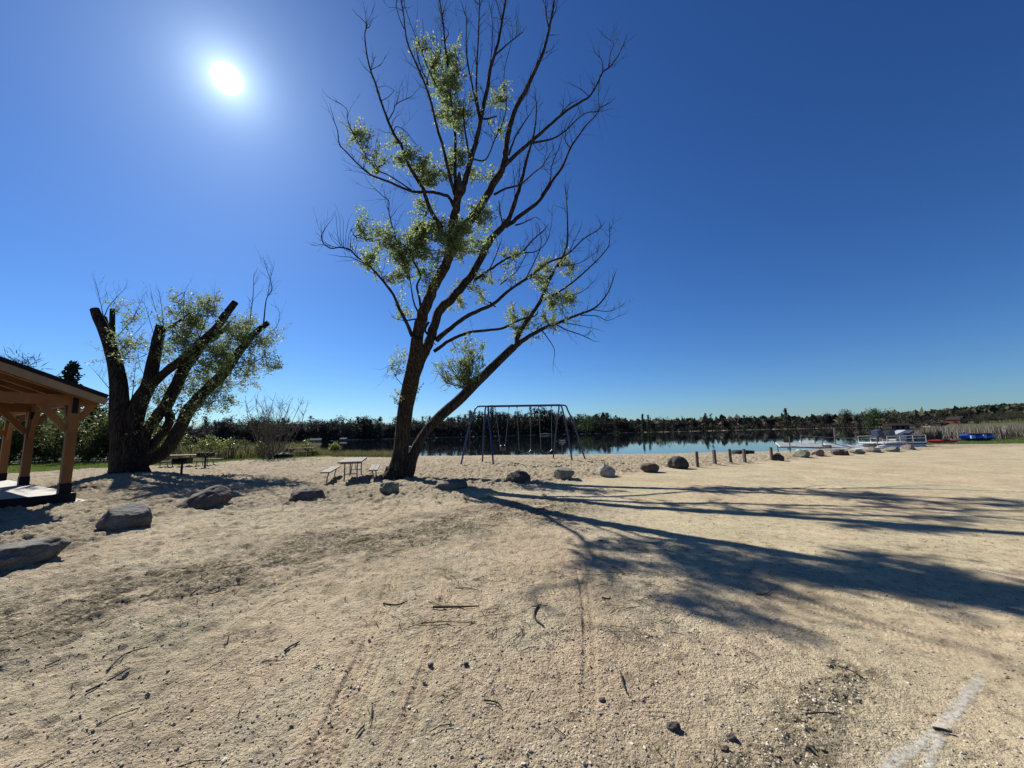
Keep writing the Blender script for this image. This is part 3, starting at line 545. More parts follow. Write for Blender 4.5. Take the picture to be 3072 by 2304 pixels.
for c, a, b_ in [([(1400, 450), (1420, 280), (1460, 200), (1420, 60), (1410, 30)], 10, 3), ([(1430, 250), (1450, 130), (1470, 60)], 5, 2), ([(1305, 500), (1310, 380), (1325, 260), (1330, 120)], 9, 3), ([(1440, 520), (1500, 460), (1510, 360), (1480, 330)], 5, 2), ([(670, 470), (640, 380), (600, 240)], 5, 2), ([(690, 470), (680, 360), (655, 220)], 5, 2), ([(265, 415), (240, 300), (210, 170)], 6, 2), ([(265, 410), (300, 330), (370, 250), (420, 200)], 7, 2), ([(340, 560), (400, 500), (480, 400), (530, 290)], 7, 2), ([(380, 640), (470, 540), (570, 430)], 6, 2), ([(400, 700), (500, 700), (590, 660)], 5, 2), ([(325, 940), (250, 850), (190, 780)], 6, 2), ([(460, 1020), (480, 850), (495, 700)], 7, 2), ([(1290, 640), (1400, 560), (1480, 510)], 7, 2), ([(1150, 780), (1300, 740), (1420, 690), (1540, 740)], 9, 2), ([(640, 600), (560, 330), (540, 300)], 4, 2), ([(860, 700), (830, 400), (840, 230)], 5, 2), ([(960, 600), (880, 350), (870, 270)], 5, 2), ([(600, 900), (530, 780), (510, 700)], 5, 2), ([(940, 560), (1000, 400), (1060, 260)], 8, 2), ([(1060, 760), (1150, 600), (1200, 420)], 8, 2), ([(900, 1050), (1050, 1000), (1180, 1000)], 7, 2)]:
    p2.limb(c, a, b_, rng.uniform(-1, .6), tw=3.5, n=5, twl=1.1)
PC = [(370, 340, 40, 40, .5), (440, 420, 60, 80, .5), (400, 600, 90, 60, .6), (480, 620, 100, 70, .5), (340, 670, 60, 60, .7), (560, 560, 70, 60, .3), (400, 700, 60, 60, .7), (680, 420, 40, 30, .7), (760, 290, 40, 20, .5), (780, 350, 90, 60, .8), (860, 400, 110, 70, .9), (1000, 350, 120, 70, 1), (1050, 290, 60, 40, .8), (900, 480, 140, 90, .9), (760, 560, 120, 90, .7), (720, 680, 100, 90, .6), (860, 620, 120, 90, .7), (1060, 620, 130, 100, .9), (1180, 520, 130, 90, 1.1), (1290, 500, 90, 60, 1.1), (1280, 600, 110, 80, 1), (1400, 620, 80, 60, .8), (1130, 720, 130, 100, .9), (980, 760, 110, 110, .8), (1240, 780, 110, 80, .8), (1360, 740, 100, 60, .6), (1480, 750, 70, 50, .8), (860, 880, 110, 110, .8), (1080, 920, 120, 90, .9), (1200, 880, 90, 60, .7), (1300, 850, 60, 50, .5), (1000, 1030, 100, 60, .9), (1120, 1010, 90, 50, .8), (800, 1050, 60, 90, .6), (620, 1020, 60, 90, .5), (590, 1100, 40, 60, .5), (460, 860, 40, 100, .25), (710, 960, 60, 80, .8), (640, 1180, 30, 60, .4), (900, 1100, 60, 40, .5), (400, 1040, 50, 25, .5), (1430, 560, 60, 50, .5)]
for x, y, a, b_, dn in PC: p2.clump(x, y, a, b_, dn*.34, size=.12, off=rng.uniform(-.7, .7), depthr=1.5, spread=1.8, sl=.75)
p2.finish('pollarded_willow', 'thick stumpy willow with sawn off limbs beside the timber pavilion', 'tree', 'bark2', 'leaf2', base2)
exec_more = True
# ---------------------------------------------------------------- boulders
def ico(sub):
    import bmesh
    b = bmesh.new(); bmesh.ops.create_icosphere(b, subdivisions=sub, radius=1); V = np.array([v.co[:] for v in b.verts]); Fc = np.array([[v.index for v in f.verts] for f in b.faces]); b.free()
    return V, np.hstack([Fc, Fc[:, 2:3]])
IV, IF = ico(5); IV3, IF3 = ico(1); IVm, IFm = ico(3)
def rockmat(name, c1, c2):
    m, nt, b = newmat(name); b.inputs['Roughness'].default_value = .85; b.inputs['Specular IOR Level'].default_value = .25
    tcn = nt.nodes.new('ShaderNodeTexCoord'); L = nt.links.new
    n = nt.nodes.new('ShaderNodeTexNoise'); n.inputs['Scale'].default_value = 4; n.inputs['Detail'].default_value = 8; n.inputs['Roughness'].default_value = .7; L(tcn.outputs['Object'], n.inputs[0])
    r = nt.nodes.new('ShaderNodeValToRGB'); L(n.outputs[0], r.inputs[0]); r.color_ramp.elements[0].position = .35; r.color_ramp.elements[1].position = .68
    r.color_ramp.elements[0].color = (*c1, 1); r.color_ramp.elements[1].color = (*c2, 1)
    v = nt.nodes.new('ShaderNodeTexVoronoi'); v.inputs['Scale'].default_value = 90; L(tcn.outputs['Object'], v.inputs[0])
    mx = nt.nodes.new('ShaderNodeMix'); mx.data_type = 'RGBA'; mx.blend_type = 'OVERLAY'; mx.inputs[0].default_value = .35; L(r.outputs[0], mx.inputs[6]); L(v.outputs['Color'], mx.inputs[7]); 
    bw = nt.nodes.new('ShaderNodeRGBToBW'); L(v.outputs['Color'], bw.inputs[0]); L(bw.outputs[0], mx.inputs[7])
    L(mx.outputs[2], b.inputs['Base Color'])
    n2 = nt.nodes.new('ShaderNodeTexNoise'); n2.inputs['Scale'].default_value = 22; n2.inputs['Detail'].default_value = 8; L(tcn.outputs['Object'], n2.inputs[0])
    bp = nt.nodes.new('ShaderNodeBump'); bp.inputs['Strength'].default_value = .6; bp.inputs['Distance'].default_value = .025; L(n2.outputs[0], bp.inputs['Height']); L(bp.outputs[0], b.inputs['Normal']); return m
RM = {'grey': rockmat('grey_rock', (0.062, 0.056, 0.048), (0.165, 0.150, 0.125)), 'dark': rockmat('dark_rock', (.035, .03, .028), (.085, .072, .065)), 'brown': rockmat('brown_rock', (0.055, 0.040, 0.033), (0.14, 0.108, 0.088)),
      'pale': rockmat('pale_rock', (0.216, 0.194, 0.158), (0.374, 0.346, 0.288)), 'pink': rockmat('pinkish_rock', (0.158, 0.115, 0.101), (0.302, 0.245, 0.216)), 'olive': rockmat('mossy_rock', (0.115, 0.115, 0.079), (0.259, 0.252, 0.187))}
def boulder(x0, x1, yt, yb, col, label, seed, flat=.8, cuts=4, tilt=0.0, depth=None, sink=.28, yo=0):
    cx = (x0+x1)/2; P = G(cx, yb-(yb-yt)*.18+yo); Yd = P[1]
    W = (x1-x0)*Yd/F*.5; Hh = (yb-yt)*Yd/F*.87; az_ = math.atan2(P[0], P[1]); k = math.cos(az_)
    W = W*(k**.55)                              # wide lens: side-on width
    rs = np.random.default_rng(seed); V = IV.copy()
    lo = fbm(V[:, 0]*1.3+seed*3.1, V[:, 1]*1.3, V[:, 2]*1.3+5, 3, seed)-.5; V = V*(1+.5*lo)[:, None]
    for _ in range(cuts):
        n = unit(rs.normal(size=3)); c = rs.uniform(.62, .86); dt = V@n; V = V-np.maximum(dt-c, 0)[:, None]*n*.9
    hi = fbm(IV[:, 0]*5+seed, IV[:, 1]*5, IV[:, 2]*5, 4, seed+9)-.5; V = V*(1+.09*hi)[:, None]
    V[:, :] /= np.abs(V).max(0)[None]
    dp = depth if depth else min(W*.85, Hh*1.25)
    V = V*np.array([W, dp, Hh*.5*(1+sink)])
    if tilt: c, s = math.cos(tilt), math.sin(tilt); V = V @ np.array([[c, 0, s], [0, 1, 0], [-s, 0, c]]).T
    V = V @ rotz(-az_*.8).T
    z0 = H(P[0], P[1]); loc = (P[0], P[1], z0-.02)
    V[:, 2] += Hh-V[:, 2].max()
    mb = MB(); mb.add(V, IF); o = mb.build('boulder', RM[col], None, True); o.location = loc
    tag(o, label, 'boulder', 'boulders lined up along the parking edge'); return o
BL = [(-150, 178, 1632, 1722, 'grey', 'long smooth grey boulder cut by the left edge of the photo', 8, dict(tilt=-.16, cuts=1)),
 (300, 448, 1519, 1606, 'grey', 'rounded grey boulder in front of the pavilion, tilted up to the right', 14, dict(tilt=-.22, cuts=3)),
 (530, 708, 1460, 1537, 'brown', 'large jagged brown boulder with a rough ledge on its sloping left face', 25, dict(tilt=-.38, cuts=7)),
 (870, 972, 1465, 1512, 'brown', 'low brown boulder with flaky top left of the picnic table', 37, dict(cuts=3)),
 (1140, 1203, 1447, 1494, 'olive', 'small blocky upright boulder in front of the tall willow trunk', 41, dict(cuts=8)),
 (1300, 1402, 1440, 1480, 'grey', 'flat grey boulder half in the willow trunk shadow', 52, dict(cuts=2)),
 (1518, 1592, 1414, 1459, 'dark', 'near black round boulder in front of the swing set', 61, dict(cuts=2)),
 (1662, 1725, 1404, 1449, 'olive', 'greenish grey pointed boulder right of the near black one', 77, dict(cuts=4)),
 (1783, 1846, 1396, 1437, 'pale', 'cream coloured boulder leaning to the right of the swing set', 83, dict(tilt=-.25, cuts=4)),
 (1922, 1978, 1392, 1423, 'brown', 'small dark brown boulder between the cream one and the big round one', 95, dict(cuts=3)),
 (2003, 2070, 1371, 1414, 'dark', 'big round dark boulder just left of the wooden posts', 103, dict(cuts=1)),
 (2318, 2352, 1358, 1386, 'dark', 'dark humped boulder close behind the last wooden post', 111, dict(cuts=3)),
 (2377, 2430, 1349, 1378, 'olive', 'two tone boulder with a flat shaded face, first right of the posts', 127, dict(cuts=6, tilt=-.2)),
 (2434, 2472, 1347, 1373, 'pink', 'pinkish brown boulder pressed against the two tone one', 131, dict(cuts=4)),
 (2488, 2544, 1347, 1369, 'brown', 'wide brown boulder in front of the tilted dock section', 143, dict(cuts=4)),
 (2549, 2594, 1347, 1365, 'olive', 'smallest pale boulder between the wide brown one and a striped one', 151, dict(cuts=3)),
 (2590, 2641, 1340, 1361, 'pink', 'half pale half dark boulder beneath the boat nose', 167, dict(cuts=5, tilt=-.2)),
 (2652, 2702, 1340, 1358, 'olive', 'mossy low boulder, second from the right end of the row', 172, dict(cuts=3)),
 (2706, 2743, 1333, 1354, 'pink', 'pointed pale boulder ending the row at the right', 188, dict(cuts=5, tilt=-.3))]
for x0, x1, a, b_, c, lab, sd_, kw in BL: boulder(x0, x1, a, b_, c, lab, sd_, **kw)
# ---------------------------------------------------------------- wooden posts and fire rings
def post(px, yb, yt, label):
    P = G(px, yb); ht = (yb-yt)*P[1]/F*.93; mb = MB(); w_ = .105; z = H(P[0], P[1])
    mb.box((0, 0, ht/2-.1), (w_, w_, ht+.2), rotz(rng.uniform(-.3, .3))); mb.box((0, 0, ht+.012), (w_*.8, w_*.8, .024))
    V = mb.v[0]; o = mb.build('wooden_post', M['postwood']); o.location = (P[0], P[1], z)
    o.rotation_euler = (rng.uniform(-.03, .03), rng.uniform(-.03, .03), 0); tag(o, label, 'post', 'short wooden posts in the boulder row')
post(2093, 1403, 1355, 'leftmost short wooden post, nearest the big round boulder'); post(2146, 1397, 1350, 'second short wooden post from the left')
post(2193, 1393, 1347, 'middle short wooden post touching the left end of the fire ring'); post(2235, 1389, 1346, 'short wooden post before the right half of the fire ring')
post(2316, 1381, 1340, 'lone short wooden post leaning before the humped dark boulder')
def firering(px0, px1, yb, h, label, logs=False):
    P = G((px0+px1)/2, yb-3); r = (px1-px0)*P[1]/F/2; e = empty('fire_ring', (P[0], P[1], H(P[0], P[1]))); tag(e, label, 'fire ring')
    for k in range(3):
        z0 = k*h/3; mb = MB(); mb.lathe([(r, z0), (r*1.02, z0+.02), (r, z0+h/3-.03), (r*.97, z0+h/3-.012), (r*.93, z0+h/3-.012), (r*.93, z0), (r, z0)], 28); mb.build('ring_band', M['iron'], e)
    if logs:
        for a in (.3, 1.4, 2.6):
            o = MB().tube([(-r*.8*math.cos(a), -r*.8*math.sin(a), h*.95), (0, 0, h*1.05+a*.03), (r*.7*math.cos(a), r*.7*math.sin(a), h*1.02)], [.05, .06, .05], 8).build('log', M['ash'], None, True); o.location = e.location
            tag(o, 'burnt grey log lying across the left fire ring', 'log', 'burnt logs in the fire ring')
firering(825, 875, 1380, .36, 'black iron fire ring with logs on top, by the far picnic table', True)
firering(2199, 2258, 1359, .34, 'black banded iron fire ring behind the wooden posts')
# ---------------------------------------------------------------- picnic tables
def pipe_table(c, rz, ln, label, toph=.74):
    e = empty('picnic_table', (c[0], c[1], H(c[0], c[1])), rz); tag(e, label, 'picnic table', 'pipe framed picnic tables')
    for k in range(5): MB().box((0, -.30+k*.15, toph), (ln, .14, .045)).build('tabletop_board', M['tabletop'], e)
    for s in (-1, 1):
        for q in (-.075, .075): MB().box((0, s*(.74+q), .44), (ln, .14, .04)).build('seat_board', M['tabletop'], e)
        x = s*ln*.33
        for sy in (-1, 1):
            P = crv([(x, sy*.68, .42), (x, sy*.74, .20), (x, sy*.74, .04), (x, sy*.70, .015), (x, sy*.3, .02), (x, sy*.22, .06), (x, sy*.20, .3), (x, sy*.20, .71)], 4)
            MB().tube(P, .021, 8).build('pipe_leg', M['galv'], e, True)
        MB().tube([(x, -.2, .32), (x, .2, .32)], .016, 6).tube([(x, 0, .32), (x-s*.42, 0, .70)], .014, 6).build('brace', M['galv'], e, True)
        MB().box((x, 0, toph-.05), (.06, .7, .05)).build('batten', M['galv'], e)
    return e
pipe_table((-5.87, 14.35, 0), R(107), 2.7, 'grey pipe framed picnic table beside the tall willow trunk')
pipe_table(G(562, 1402), R(6), 2.9, 'dark pipe framed picnic table behind the grill, right of the pollarded willow')
def wood_table(c, rz, ln, label):
    e = empty('wooden_picnic_table', (c[0], c[1], H(c[0], c[1])), rz); tag(e, label, 'picnic table')
    for k in range(5): MB().box((0, -.30+k*.15, .73), (ln, .14, .045)).build('tabletop_board', M['darkwood'], e)
    for s in (-1, 1):
        for q in (-.07, .07): MB().box((0, s*(.7+q), .43), (ln, .13, .04)).build('seat_board', M['darkwood'], e)
        x = s*ln*.36
        for sy in (-1, 1): MB().beam((x, sy*.55, 0), (x, sy*.22, .71), .09, .045, upv=(1, 0, 0)).build('leg', M['darkwood'], e)
        MB().beam((x+.05, -.82, .385), (x+.05, .82, .385), .04, .09).build('seat_support', M['darkwood'], e)
        MB().beam((x, 0, .385), (x-s*.5, 0, .70), .04, .08).build('brace', M['darkwood'], e)
    return e
wood_table(G(898, 1372), R(4), 2.35, 'dark wooden picnic table beside the fire ring, in front of the lake')
def grill(px, yb, hb, wd, label, rz):
    P = G(px, yb); e = empty('park_grill', (P[0], P[1], H(P[0], P[1])), rz); tag(e, label, 'grill', 'black park grills on posts')
    MB().tube([(0, 0, -.1), (0, 0, hb)], .045, 10).build('post', M['iron'], e, True)
    mb = MB(); mb.box((0, 0, hb+.015), (wd, .42, .03)); mb.box((0, .2, hb+.13), (wd, .02, .24)); mb.box((-wd/2, 0, hb+.12), (.02, .42, .20)); mb.box((wd/2, 0, hb+.12), (.02, .42, .20)); mb.box((0, -.2, hb+.07), (wd, .02, .10)); mb.build('firebox', M['iron'], e)
    mb = MB()
    for k in range(12): mb.beam((-wd/2+.02+k*(wd-.04)/11, -.24, hb+.215), (-wd/2+.02+k*(wd-.04)/11, .19, hb+.215), .012, .012)
    mb.tube([(-wd*.3, -.24, hb+.21), (-wd*.3, -.36, hb+.22)], .012, 6).tube([(wd*.3, -.24, hb+.21), (wd*.3, -.36, hb+.22)], .012, 6); mb.build('grate', M['iron'], e)
grill(543, 1430, .56, .58, 'black park grill on a post in front of the pollarded willow table', .15)
grill(614, 1407, .66, .70, 'black park grill farther back above the end of the dark table', -.1)
# ---------------------------------------------------------------- swing set
fr = empty('swing_set', (*G(1570, 1388)[:2], 0)); FO = np.array(fr.location); tag(fr, 'blue steel swing frame with arched tripod legs on the beach', 'swing set')
BH = 3.02
def topat(px, py): # the point at height BH
    return G(px, py, BH)
BLp = topat(1464, 1219); BRp = topat(1680, 1215.5)
MB().tube([BLp, BRp], .055, 12).build('top_beam', M['steelblue'], fr, True, FO)
ax = unit(BRp-BLp)
def leg(foot, side, bend):
    end = BLp if side < 0 else BRp; f = np.array([*G(*foot)[:2], 0]); f[2] = H(f[0], f[1])-.05
    if bend > 0:
        hv = f-end; hv[2] = 0; hv = unit(hv); k = end+hv*bend; P = crv([end, end+hv*bend*.6, k+np.array([0, 0, -.05]), k+hv*.13+np.array([0, 0, -.28]), k+(f-k)*.35+hv*.10, f], 5)
    else: P = np.array([end+ax*.0, (end+f)/2, f])
    MB().tube(P, .042, 10).build('leg', M['steelblue'], fr, True, FO)
    MB().lathe([(.0, .0), (.09, .0), (.09, .03), (.05, .05), (.0, .05)], 10, (f[0], f[1], f[2]+.05)).build('foot_plate', M['steelblue'], fr, False, FO)
leg((1381, 1399), -1, .62); leg((1447, 1391), -1, .32); leg((1481, 1399), -1, 0)
leg((1659, 1379), 1, .26); leg((1717, 1384), 1, .12); leg((1757, 1381), 1, .5)
hang = [(1485, 1527), (1551, 1592), (1616, 1654)]
def onbeam(px): 
    lo, hi = 0., 1.
    for _ in range(30):
        m_ = (lo+hi)/2; q = BLp+(BRp-BLp)*m_-np.array([0, 0, CAMZ]); x = 1536+F*(q@rt)/(q@fw)
        if x < px: lo = m_
        else: hi = m_
    return BLp+(BRp-BLp)*lo
for k, (a, b_) in enumerate(hang):
    A = onbeam(a)-np.array([0, 0, .05]); B = onbeam(b_)-np.array([0, 0, .05]); c = (A+B)/2; drop = 2.42 if k else 2.25
    e = empty('swing', (c[0], c[1], A[2])); tag(e, ['black bucket swing with converging chains, leftmost on the blue frame', 'black belt swing hanging in the middle of the blue frame', 'black belt swing nearest the right legs of the blue frame'][k], 'swing', 'swings on the blue frame')
    O = np.array(e.location)
    if k == 0:
        sA = c+(A-c)*.38+np.array([0, 0, -1.95]); sB = c+(B-c)*.38+np.array([0, 0, -1.95])
        mb = MB(); mb.lathe([(.02, -.30), (.12, -.29), (.145, -.2), (.15, 0), (.135, 0), (.13, -.18), (.02, -.22)], 14, tuple(c+np.array([0, 0, -1.98]))); mb.build('bucket_seat', M['rubber'], e, True, O)
    else:
        sg = .84; sA = c+(A-c)*sg+np.array([0, 0, -drop+.16]); sB = c+(B-c)*sg+np.array([0, 0, -drop+.16])
        mb = MB(); nrm = unit(np.cross(ax, (0, 0, 1))); Q = []
        for t_ in np.linspace(-1, 1, 11):
            p = c+(B-c)*t_*sg+np.array([0, 0, -drop+.16*(abs(t_)**2.2)]); Q.append(p)
        V = []
        for p in Q: V += [p-nrm*.08, p+nrm*.08, p+nrm*.08-np.array([0, 0, .015]), p-nrm*.08-np.array([0, 0, .015])]
        Fq = [[i*4+a_, i*4+(a_+1) % 4, (i+1)*4+(a_+1) % 4, (i+1)*4+a_] for i in range(10) for a_ in range(4)]; mb.add(V, Fq); mb.build('belt_seat', M['rubber'], e, True, O)
    for s_, q in ((A, sA), (B, sB)):
        MB().tube(np.linspace(s_, q, 12), .011, 5).build('chain', M['chain'], e, True, O)
        MB().box(s_+np.array([0, 0, -.02]), (.05, .05, .10)).build('hanger', M['steelblue'], e, False, O)
# sign
P = G(1687, 1362, -.15); P[2] = H(P[0], P[1])
sg_ = empty('beach_sign', P); tag(sg_, 'small dark warning sign with three white lines on a thin post at the waterline', 'sign')
MB().tube([(0, 0, -.2), (0, 0, 1.25)], .024, 8).build('post', M['galv'], sg_, True)
MB().box((.03, -.04, 1.12), (.62, .02, .52)).build('board', M['signboard'], sg_)
for k, (s_, z_, sz, xo) in enumerate([('SWIM', 1.20, .15, 0), ('AT', 1.06, .115, -.17), ('YOUR', 1.06, .115, .08), ('RISK', .93, .11, 0)]):
    cu = bpy.data.curves.new('lettering', 'FONT'); cu.body = s_; cu.size = sz; cu.align_x = 'CENTER'; cu.extrude = .002; cu.space_character = 1.25 if k == 0 else 1.05
    to_ = bpy.data.objects.new('tmp', cu); scn.collection.objects.link(to_); bpy.context.view_layer.update(); me_ = bpy.data.meshes.new_from_object(to_.evaluated_get(bpy.context.evaluated_depsgraph_get())); bpy.data.objects.remove(to_)
    o = bpy.data.objects.new('lettering', me_); scn.collection.objects.link(o); o.parent = sg_; me_.materials.clear(); me_.materials.append(M['white']); o.location = (.03+xo, -.054, z_); o.rotation_euler = (R(90), 0, 0)
# ---------------------------------------------------------------- pavilion
PA = R(60); uu = np.array([-math.cos(PA), -math.sin(PA), 0]); vv = np.array([-math.sin(PA), math.cos(PA), 0])  # along the gable front / along the ridge
P1 = G(191, 1480, .3); P1 = np.array([P1[0], P1[1], 0])
pv = empty('timber_pavilion', P1, math.atan2(vv[1], vv[0])-math.pi/2); tag(pv, 'open timber frame picnic pavilion with black metal roof edge at the left', 'pavilion')
# local axes: x = -uu ... build in local coords: local x axis = R*(1,0), local y = ridge direction
def PL(a, b_, z): return (-a, b_, z)       # a metres along the front towards the camera's left, b along the ridge
Wd = 6.2; Ln = 7.9; SL = .30; ZB = 2.60; bt = .25; PBS = (0, 4.5, 7.9)
mb = MB(); mb.box(PL(Wd/2, Ln/2, .02), (Wd+.75, Ln+.75, .12)); mb.build('footing', M['concrete'], pv)
mb = MB(); mb.box(PL(Wd/2, Ln/2, .19), (Wd+.32, Ln+.32, .22)); mb.build('floor_slab', M['concrete'], pv)
mb = MB(); mb.box(PL(Wd/2, -.182, .185), (Wd+.37, .04, .25)); mb.build('slab_front_shade', M['blackmetal'], pv)  # black strip painting the shade on the slab's front face
ps = .19
for a in (0, Wd):
    for b_ in PBS:
        p_ = MB().box(PL(a, b_, SL+(ZB-SL)/2), (ps, ps, ZB-SL)).build('post', M['timber'], pv)
        MB().box(PL(a, b_, SL+.13), (ps+.03, ps+.03, .26)).build('post_base', M['blackmetal'], pv)
        MB().box(PL(a, b_-ps/2-.012, ZB-.02), (ps*.55, .02, .42)).build('steel_plate', M['blackmetal'], pv)
for b_ in PBS:
    MB().beam(PL(-.30, b_, ZB+bt/2), PL(Wd+.30, b_, ZB+bt/2), .15, bt).build('tie_beam', M['timber'], pv)
    for a, s in ((0, 1), (0, -1), (Wd, 1), (Wd, -1)):
        ln_ = .6 if (a == 0) == (s == 1) else .36
        MB().beam(PL(a+s*.1, b_, ZB-ln_*1.1), PL(a+s*ln_, b_, ZB+.03), .09, .14).build('knee_brace', M['timber'], pv)
for a in (0, Wd):
    MB().beam(PL(a, -.1, ZB+bt*.5+.003), PL(a, Ln+.1, ZB+bt*.5+.003), .14, bt-.01).build('plate_beam', M['timber'], pv)
    for b_, s in ((0, 1), (4.5, -1), (4.5, 1), (Ln, -1)): MB().beam(PL(a, b_+s*.1, ZB-.8), PL(a, b_+s*.85, ZB+bt), .09, .14).build('knee_brace', M['timber'], pv)
slope = .41; mid = Wd/2; AO = .48; BO = .5
def roofz(a): return 2.94-.30 + slope*(a+AO)
for k in range(9):
    b_ = -BO+.14+k*(Ln+2*BO-.28)/8
    for s in (0, 1):
        A = (-AO+.08, b_, roofz(-AO+.08)); Bq = (mid, b_, roofz(mid))
        if s: A = (Wd+AO-.08, b_, roofz(-AO+.08))
        MB().beam(PL(*A), PL(*Bq), .12, .17).build('rafter', M['timber'], pv)
for s in (0, 1):
    a0 = -AO if not s else Wd+AO; z0 = roofz(-AO)+.11
    A = np.array(PL(a0, -BO, z0)); Bq = np.array(PL(mid, -BO, roofz(mid)+.11)); C_ = np.array(PL(mid, Ln+BO, roofz(mid)+.11)); D_ = np.array(PL(a0, Ln+BO, z0))
    up_ = np.array([0, 0, .035]); V = [A, Bq, C_, D_, A+up_, Bq+up_, C_+up_, D_+up_]
    MB().add(V, [[0, 1, 2, 3], [7, 6, 5, 4], [0, 4, 5, 1], [1, 5, 6, 2], [2, 6, 7, 3], [3, 7, 4, 0]]).build('roof_deck', M['timberdark'], pv)
    V2 = [v+np.array([0, 0, .042]) for v in V[:4]]+[v+np.array([0, 0, .10]) for v in V[:4]]
    MB().add(V2, [[0, 1, 2, 3], [7, 6, 5, 4], [0, 4, 5, 1], [1, 5, 6, 2], [2, 6, 7, 3], [3, 7, 4, 0]]).build('metal_roof', M['blackmetal'], pv)
    for b_ in (-BO-.03, Ln+BO+.03):
        MB().beam(PL(a0, b_, z0-.075), PL(mid, b_, roofz(mid)+.035), .045, .19).build('fascia', M['fascia'], pv)
        MB().beam(PL(a0, b_-.01*(1 if b_ < 0 else -1), z0+.065), PL(mid, b_-.01*(1 if b_ < 0 else -1), roofz(mid)+.175), .09, .10).build('roof_edge_trim', M['blackmetal'], pv)
MB().beam(PL(mid, -.3, roofz(mid)-.12), PL(mid, Ln+.3, roofz(mid)-.12), .1, .26).build('ridge_board', M['timber'], pv)
# ---------------------------------------------------------------- dock, boats
dk = empty('dock', G(2470, 1347, -.25)); DO = np.array(dk.location); tag(dk, 'white panelled dock sections on pipe legs standing at the waterline', 'dock')
def panel(mb, a, b_, wd, th): mb.beam(a, b_, wd, th)
d0 = G(2335, 1333, .22); d1 = G(2468, 1337, .22); DY = 28.0
def Q(px, py, Y=28.5): return AT(px, py, Y)
def dbeam(nm, a, b_, wd, th, mat, Y=28.5):
    MB().beam(Q(*a, Y), Q(*b_, Y), wd, th, upv=(0, -.5 if nm == 'deck_panel' else 0, .87)).build(nm, M[mat], dk, False, DO)
dbeam('deck_panel', (2333, 1334), (2469, 1338), .55, .07, 'dockwhite'); dbeam('deck_panel', (2402, 1327), (2448, 1326), .35, .05, 'dockwhite', 29.6)
dbeam('side_rail', (2336, 1342), (2469, 1342), .04, .07, 'galv', 27.9); dbeam('deck_panel', (2476, 1336), (2592, 1344), .5, .12, 'dockwhite'); dbeam('side_rail', (2374, 1339), (2468, 1347), .04, .05, 'galv', 27.9)
dbeam('ramp_plank', (2395, 1350), (2545, 1347), .4, .06, 'dockwhite', 27.3)
for a, y0, y1, Y in [(2333, 1335, 1352, 27.9), (2369, 1310, 1352, 27.9), (2403, 1304, 1330, 29.4), (2444, 1309, 1331, 29.4), (2468, 1314, 1345, 27.9), (2504, 1284, 1334, 29), (2631, 1313, 1336, 27.9)]:
    MB().tube([Q(a-1.2, y0, Y), Q(a+2, y1+4, Y)], .035 if a != 2504 else .05, 8).build('pipe_post', M['galv'], dk, True, DO)
MB().tube([Q(2405, 1307, 29.4), Q(2505, 1313, 29), Q(2605, 1316, 28.6), Q(2632, 1316, 28.0)], .03, 6).build('hand_rail', M['galv'], dk, True, DO)
MB().box(Q(2475, 1341, 28.3), (.16, 1.0, .3)).build('bumper', M['rubber'], dk, False, DO)
# pontoon boat
BP = AT(2600, 1341, 28.5); bb = empty('pontoon_boat', (BP[0], BP[1], -.25), R(3)); tag(bb, 'white pontoon boat with dark blue captain seats pulled up by the dock', 'boat')
ln = 3.4
for y_ in (-.85, .85):
    MB().tube([(-.05, y_, .36), (.15, y_, .30), (.5, y_, .26), (ln, y_, .26)], [.03, .13, .21, .21], 14).build('pontoon', M['boatwhite'], bb, True)
MB().box((ln/2+.25, 0, .57), (ln-.4, 2.1, .06)).build('deck', M['boatwhite'], bb)
for y_ in (-1.08, 1.08):
    mb = MB(); mb.tube([(.5, y_, 1.04), (ln, y_, 1.08)], .025, 6)
    mb.tube([(.5, y_, .86), (ln, y_, .88)], .02, 6)
    for x in np.linspace(.5, ln, 4): mb.tube([(x, y_, .6), (x, y_, 1.06)], .018, 6)
    mb.build('railing', M['boatwhite'], bb, True)
MB().box((.95, 0, 1.26), (.46, .55, .46), np.array([[.97, 0, -.24], [0, 1, 0], [.24, 0, .97]]), taper=.85).box((.9, 0, 1.0), (.55, .55, .14)).box((.9, 0, .78), (.12, .12, .3)).build('captain_seat', M['seatblue'], bb)
MB().box((1.75, -.1, 1.22), (.5, .5, .36), taper=.9).box((1.7, -.1, .95), (.6, .5, .26)).build('console', M['rubber'], bb)
MB().box((2.6, .1, 1.22), (.9, .6, .16), np.array([[.94, 0, -.34], [0, 1, 0], [.34, 0, .94]])).box((2.6, .1, .9), (.8, .6, .4)).build('bench_seat', M['seatgrey'], bb)
MB().box((3.3, .1, 1.18), (.7, .6, .16), np.array([[.9, 0, -.42], [0, 1, 0], [.42, 0, .9]])).box((3.3, 0, .9), (.5, .6, .4)).build('folded_seat', M['seatblue'], bb)
MB().box((3.9, 0, .85), (.35, .4, .5), taper=.7).box((3.95, 0, .4), (.14, .16, .7)).build('outboard_motor', M['rubber'], bb)
bs_ = AT(2500, 1350, 27.0); 
o = MB().beam(AT(2560, 1349, 26.5)*1, AT(2735, 1337, 29), .35, .12).build('spare_dock_panel', M['dockwhite']); tag(o, 'long pale dock panel lying on the sand below the pontoon boat', 'dock panel')
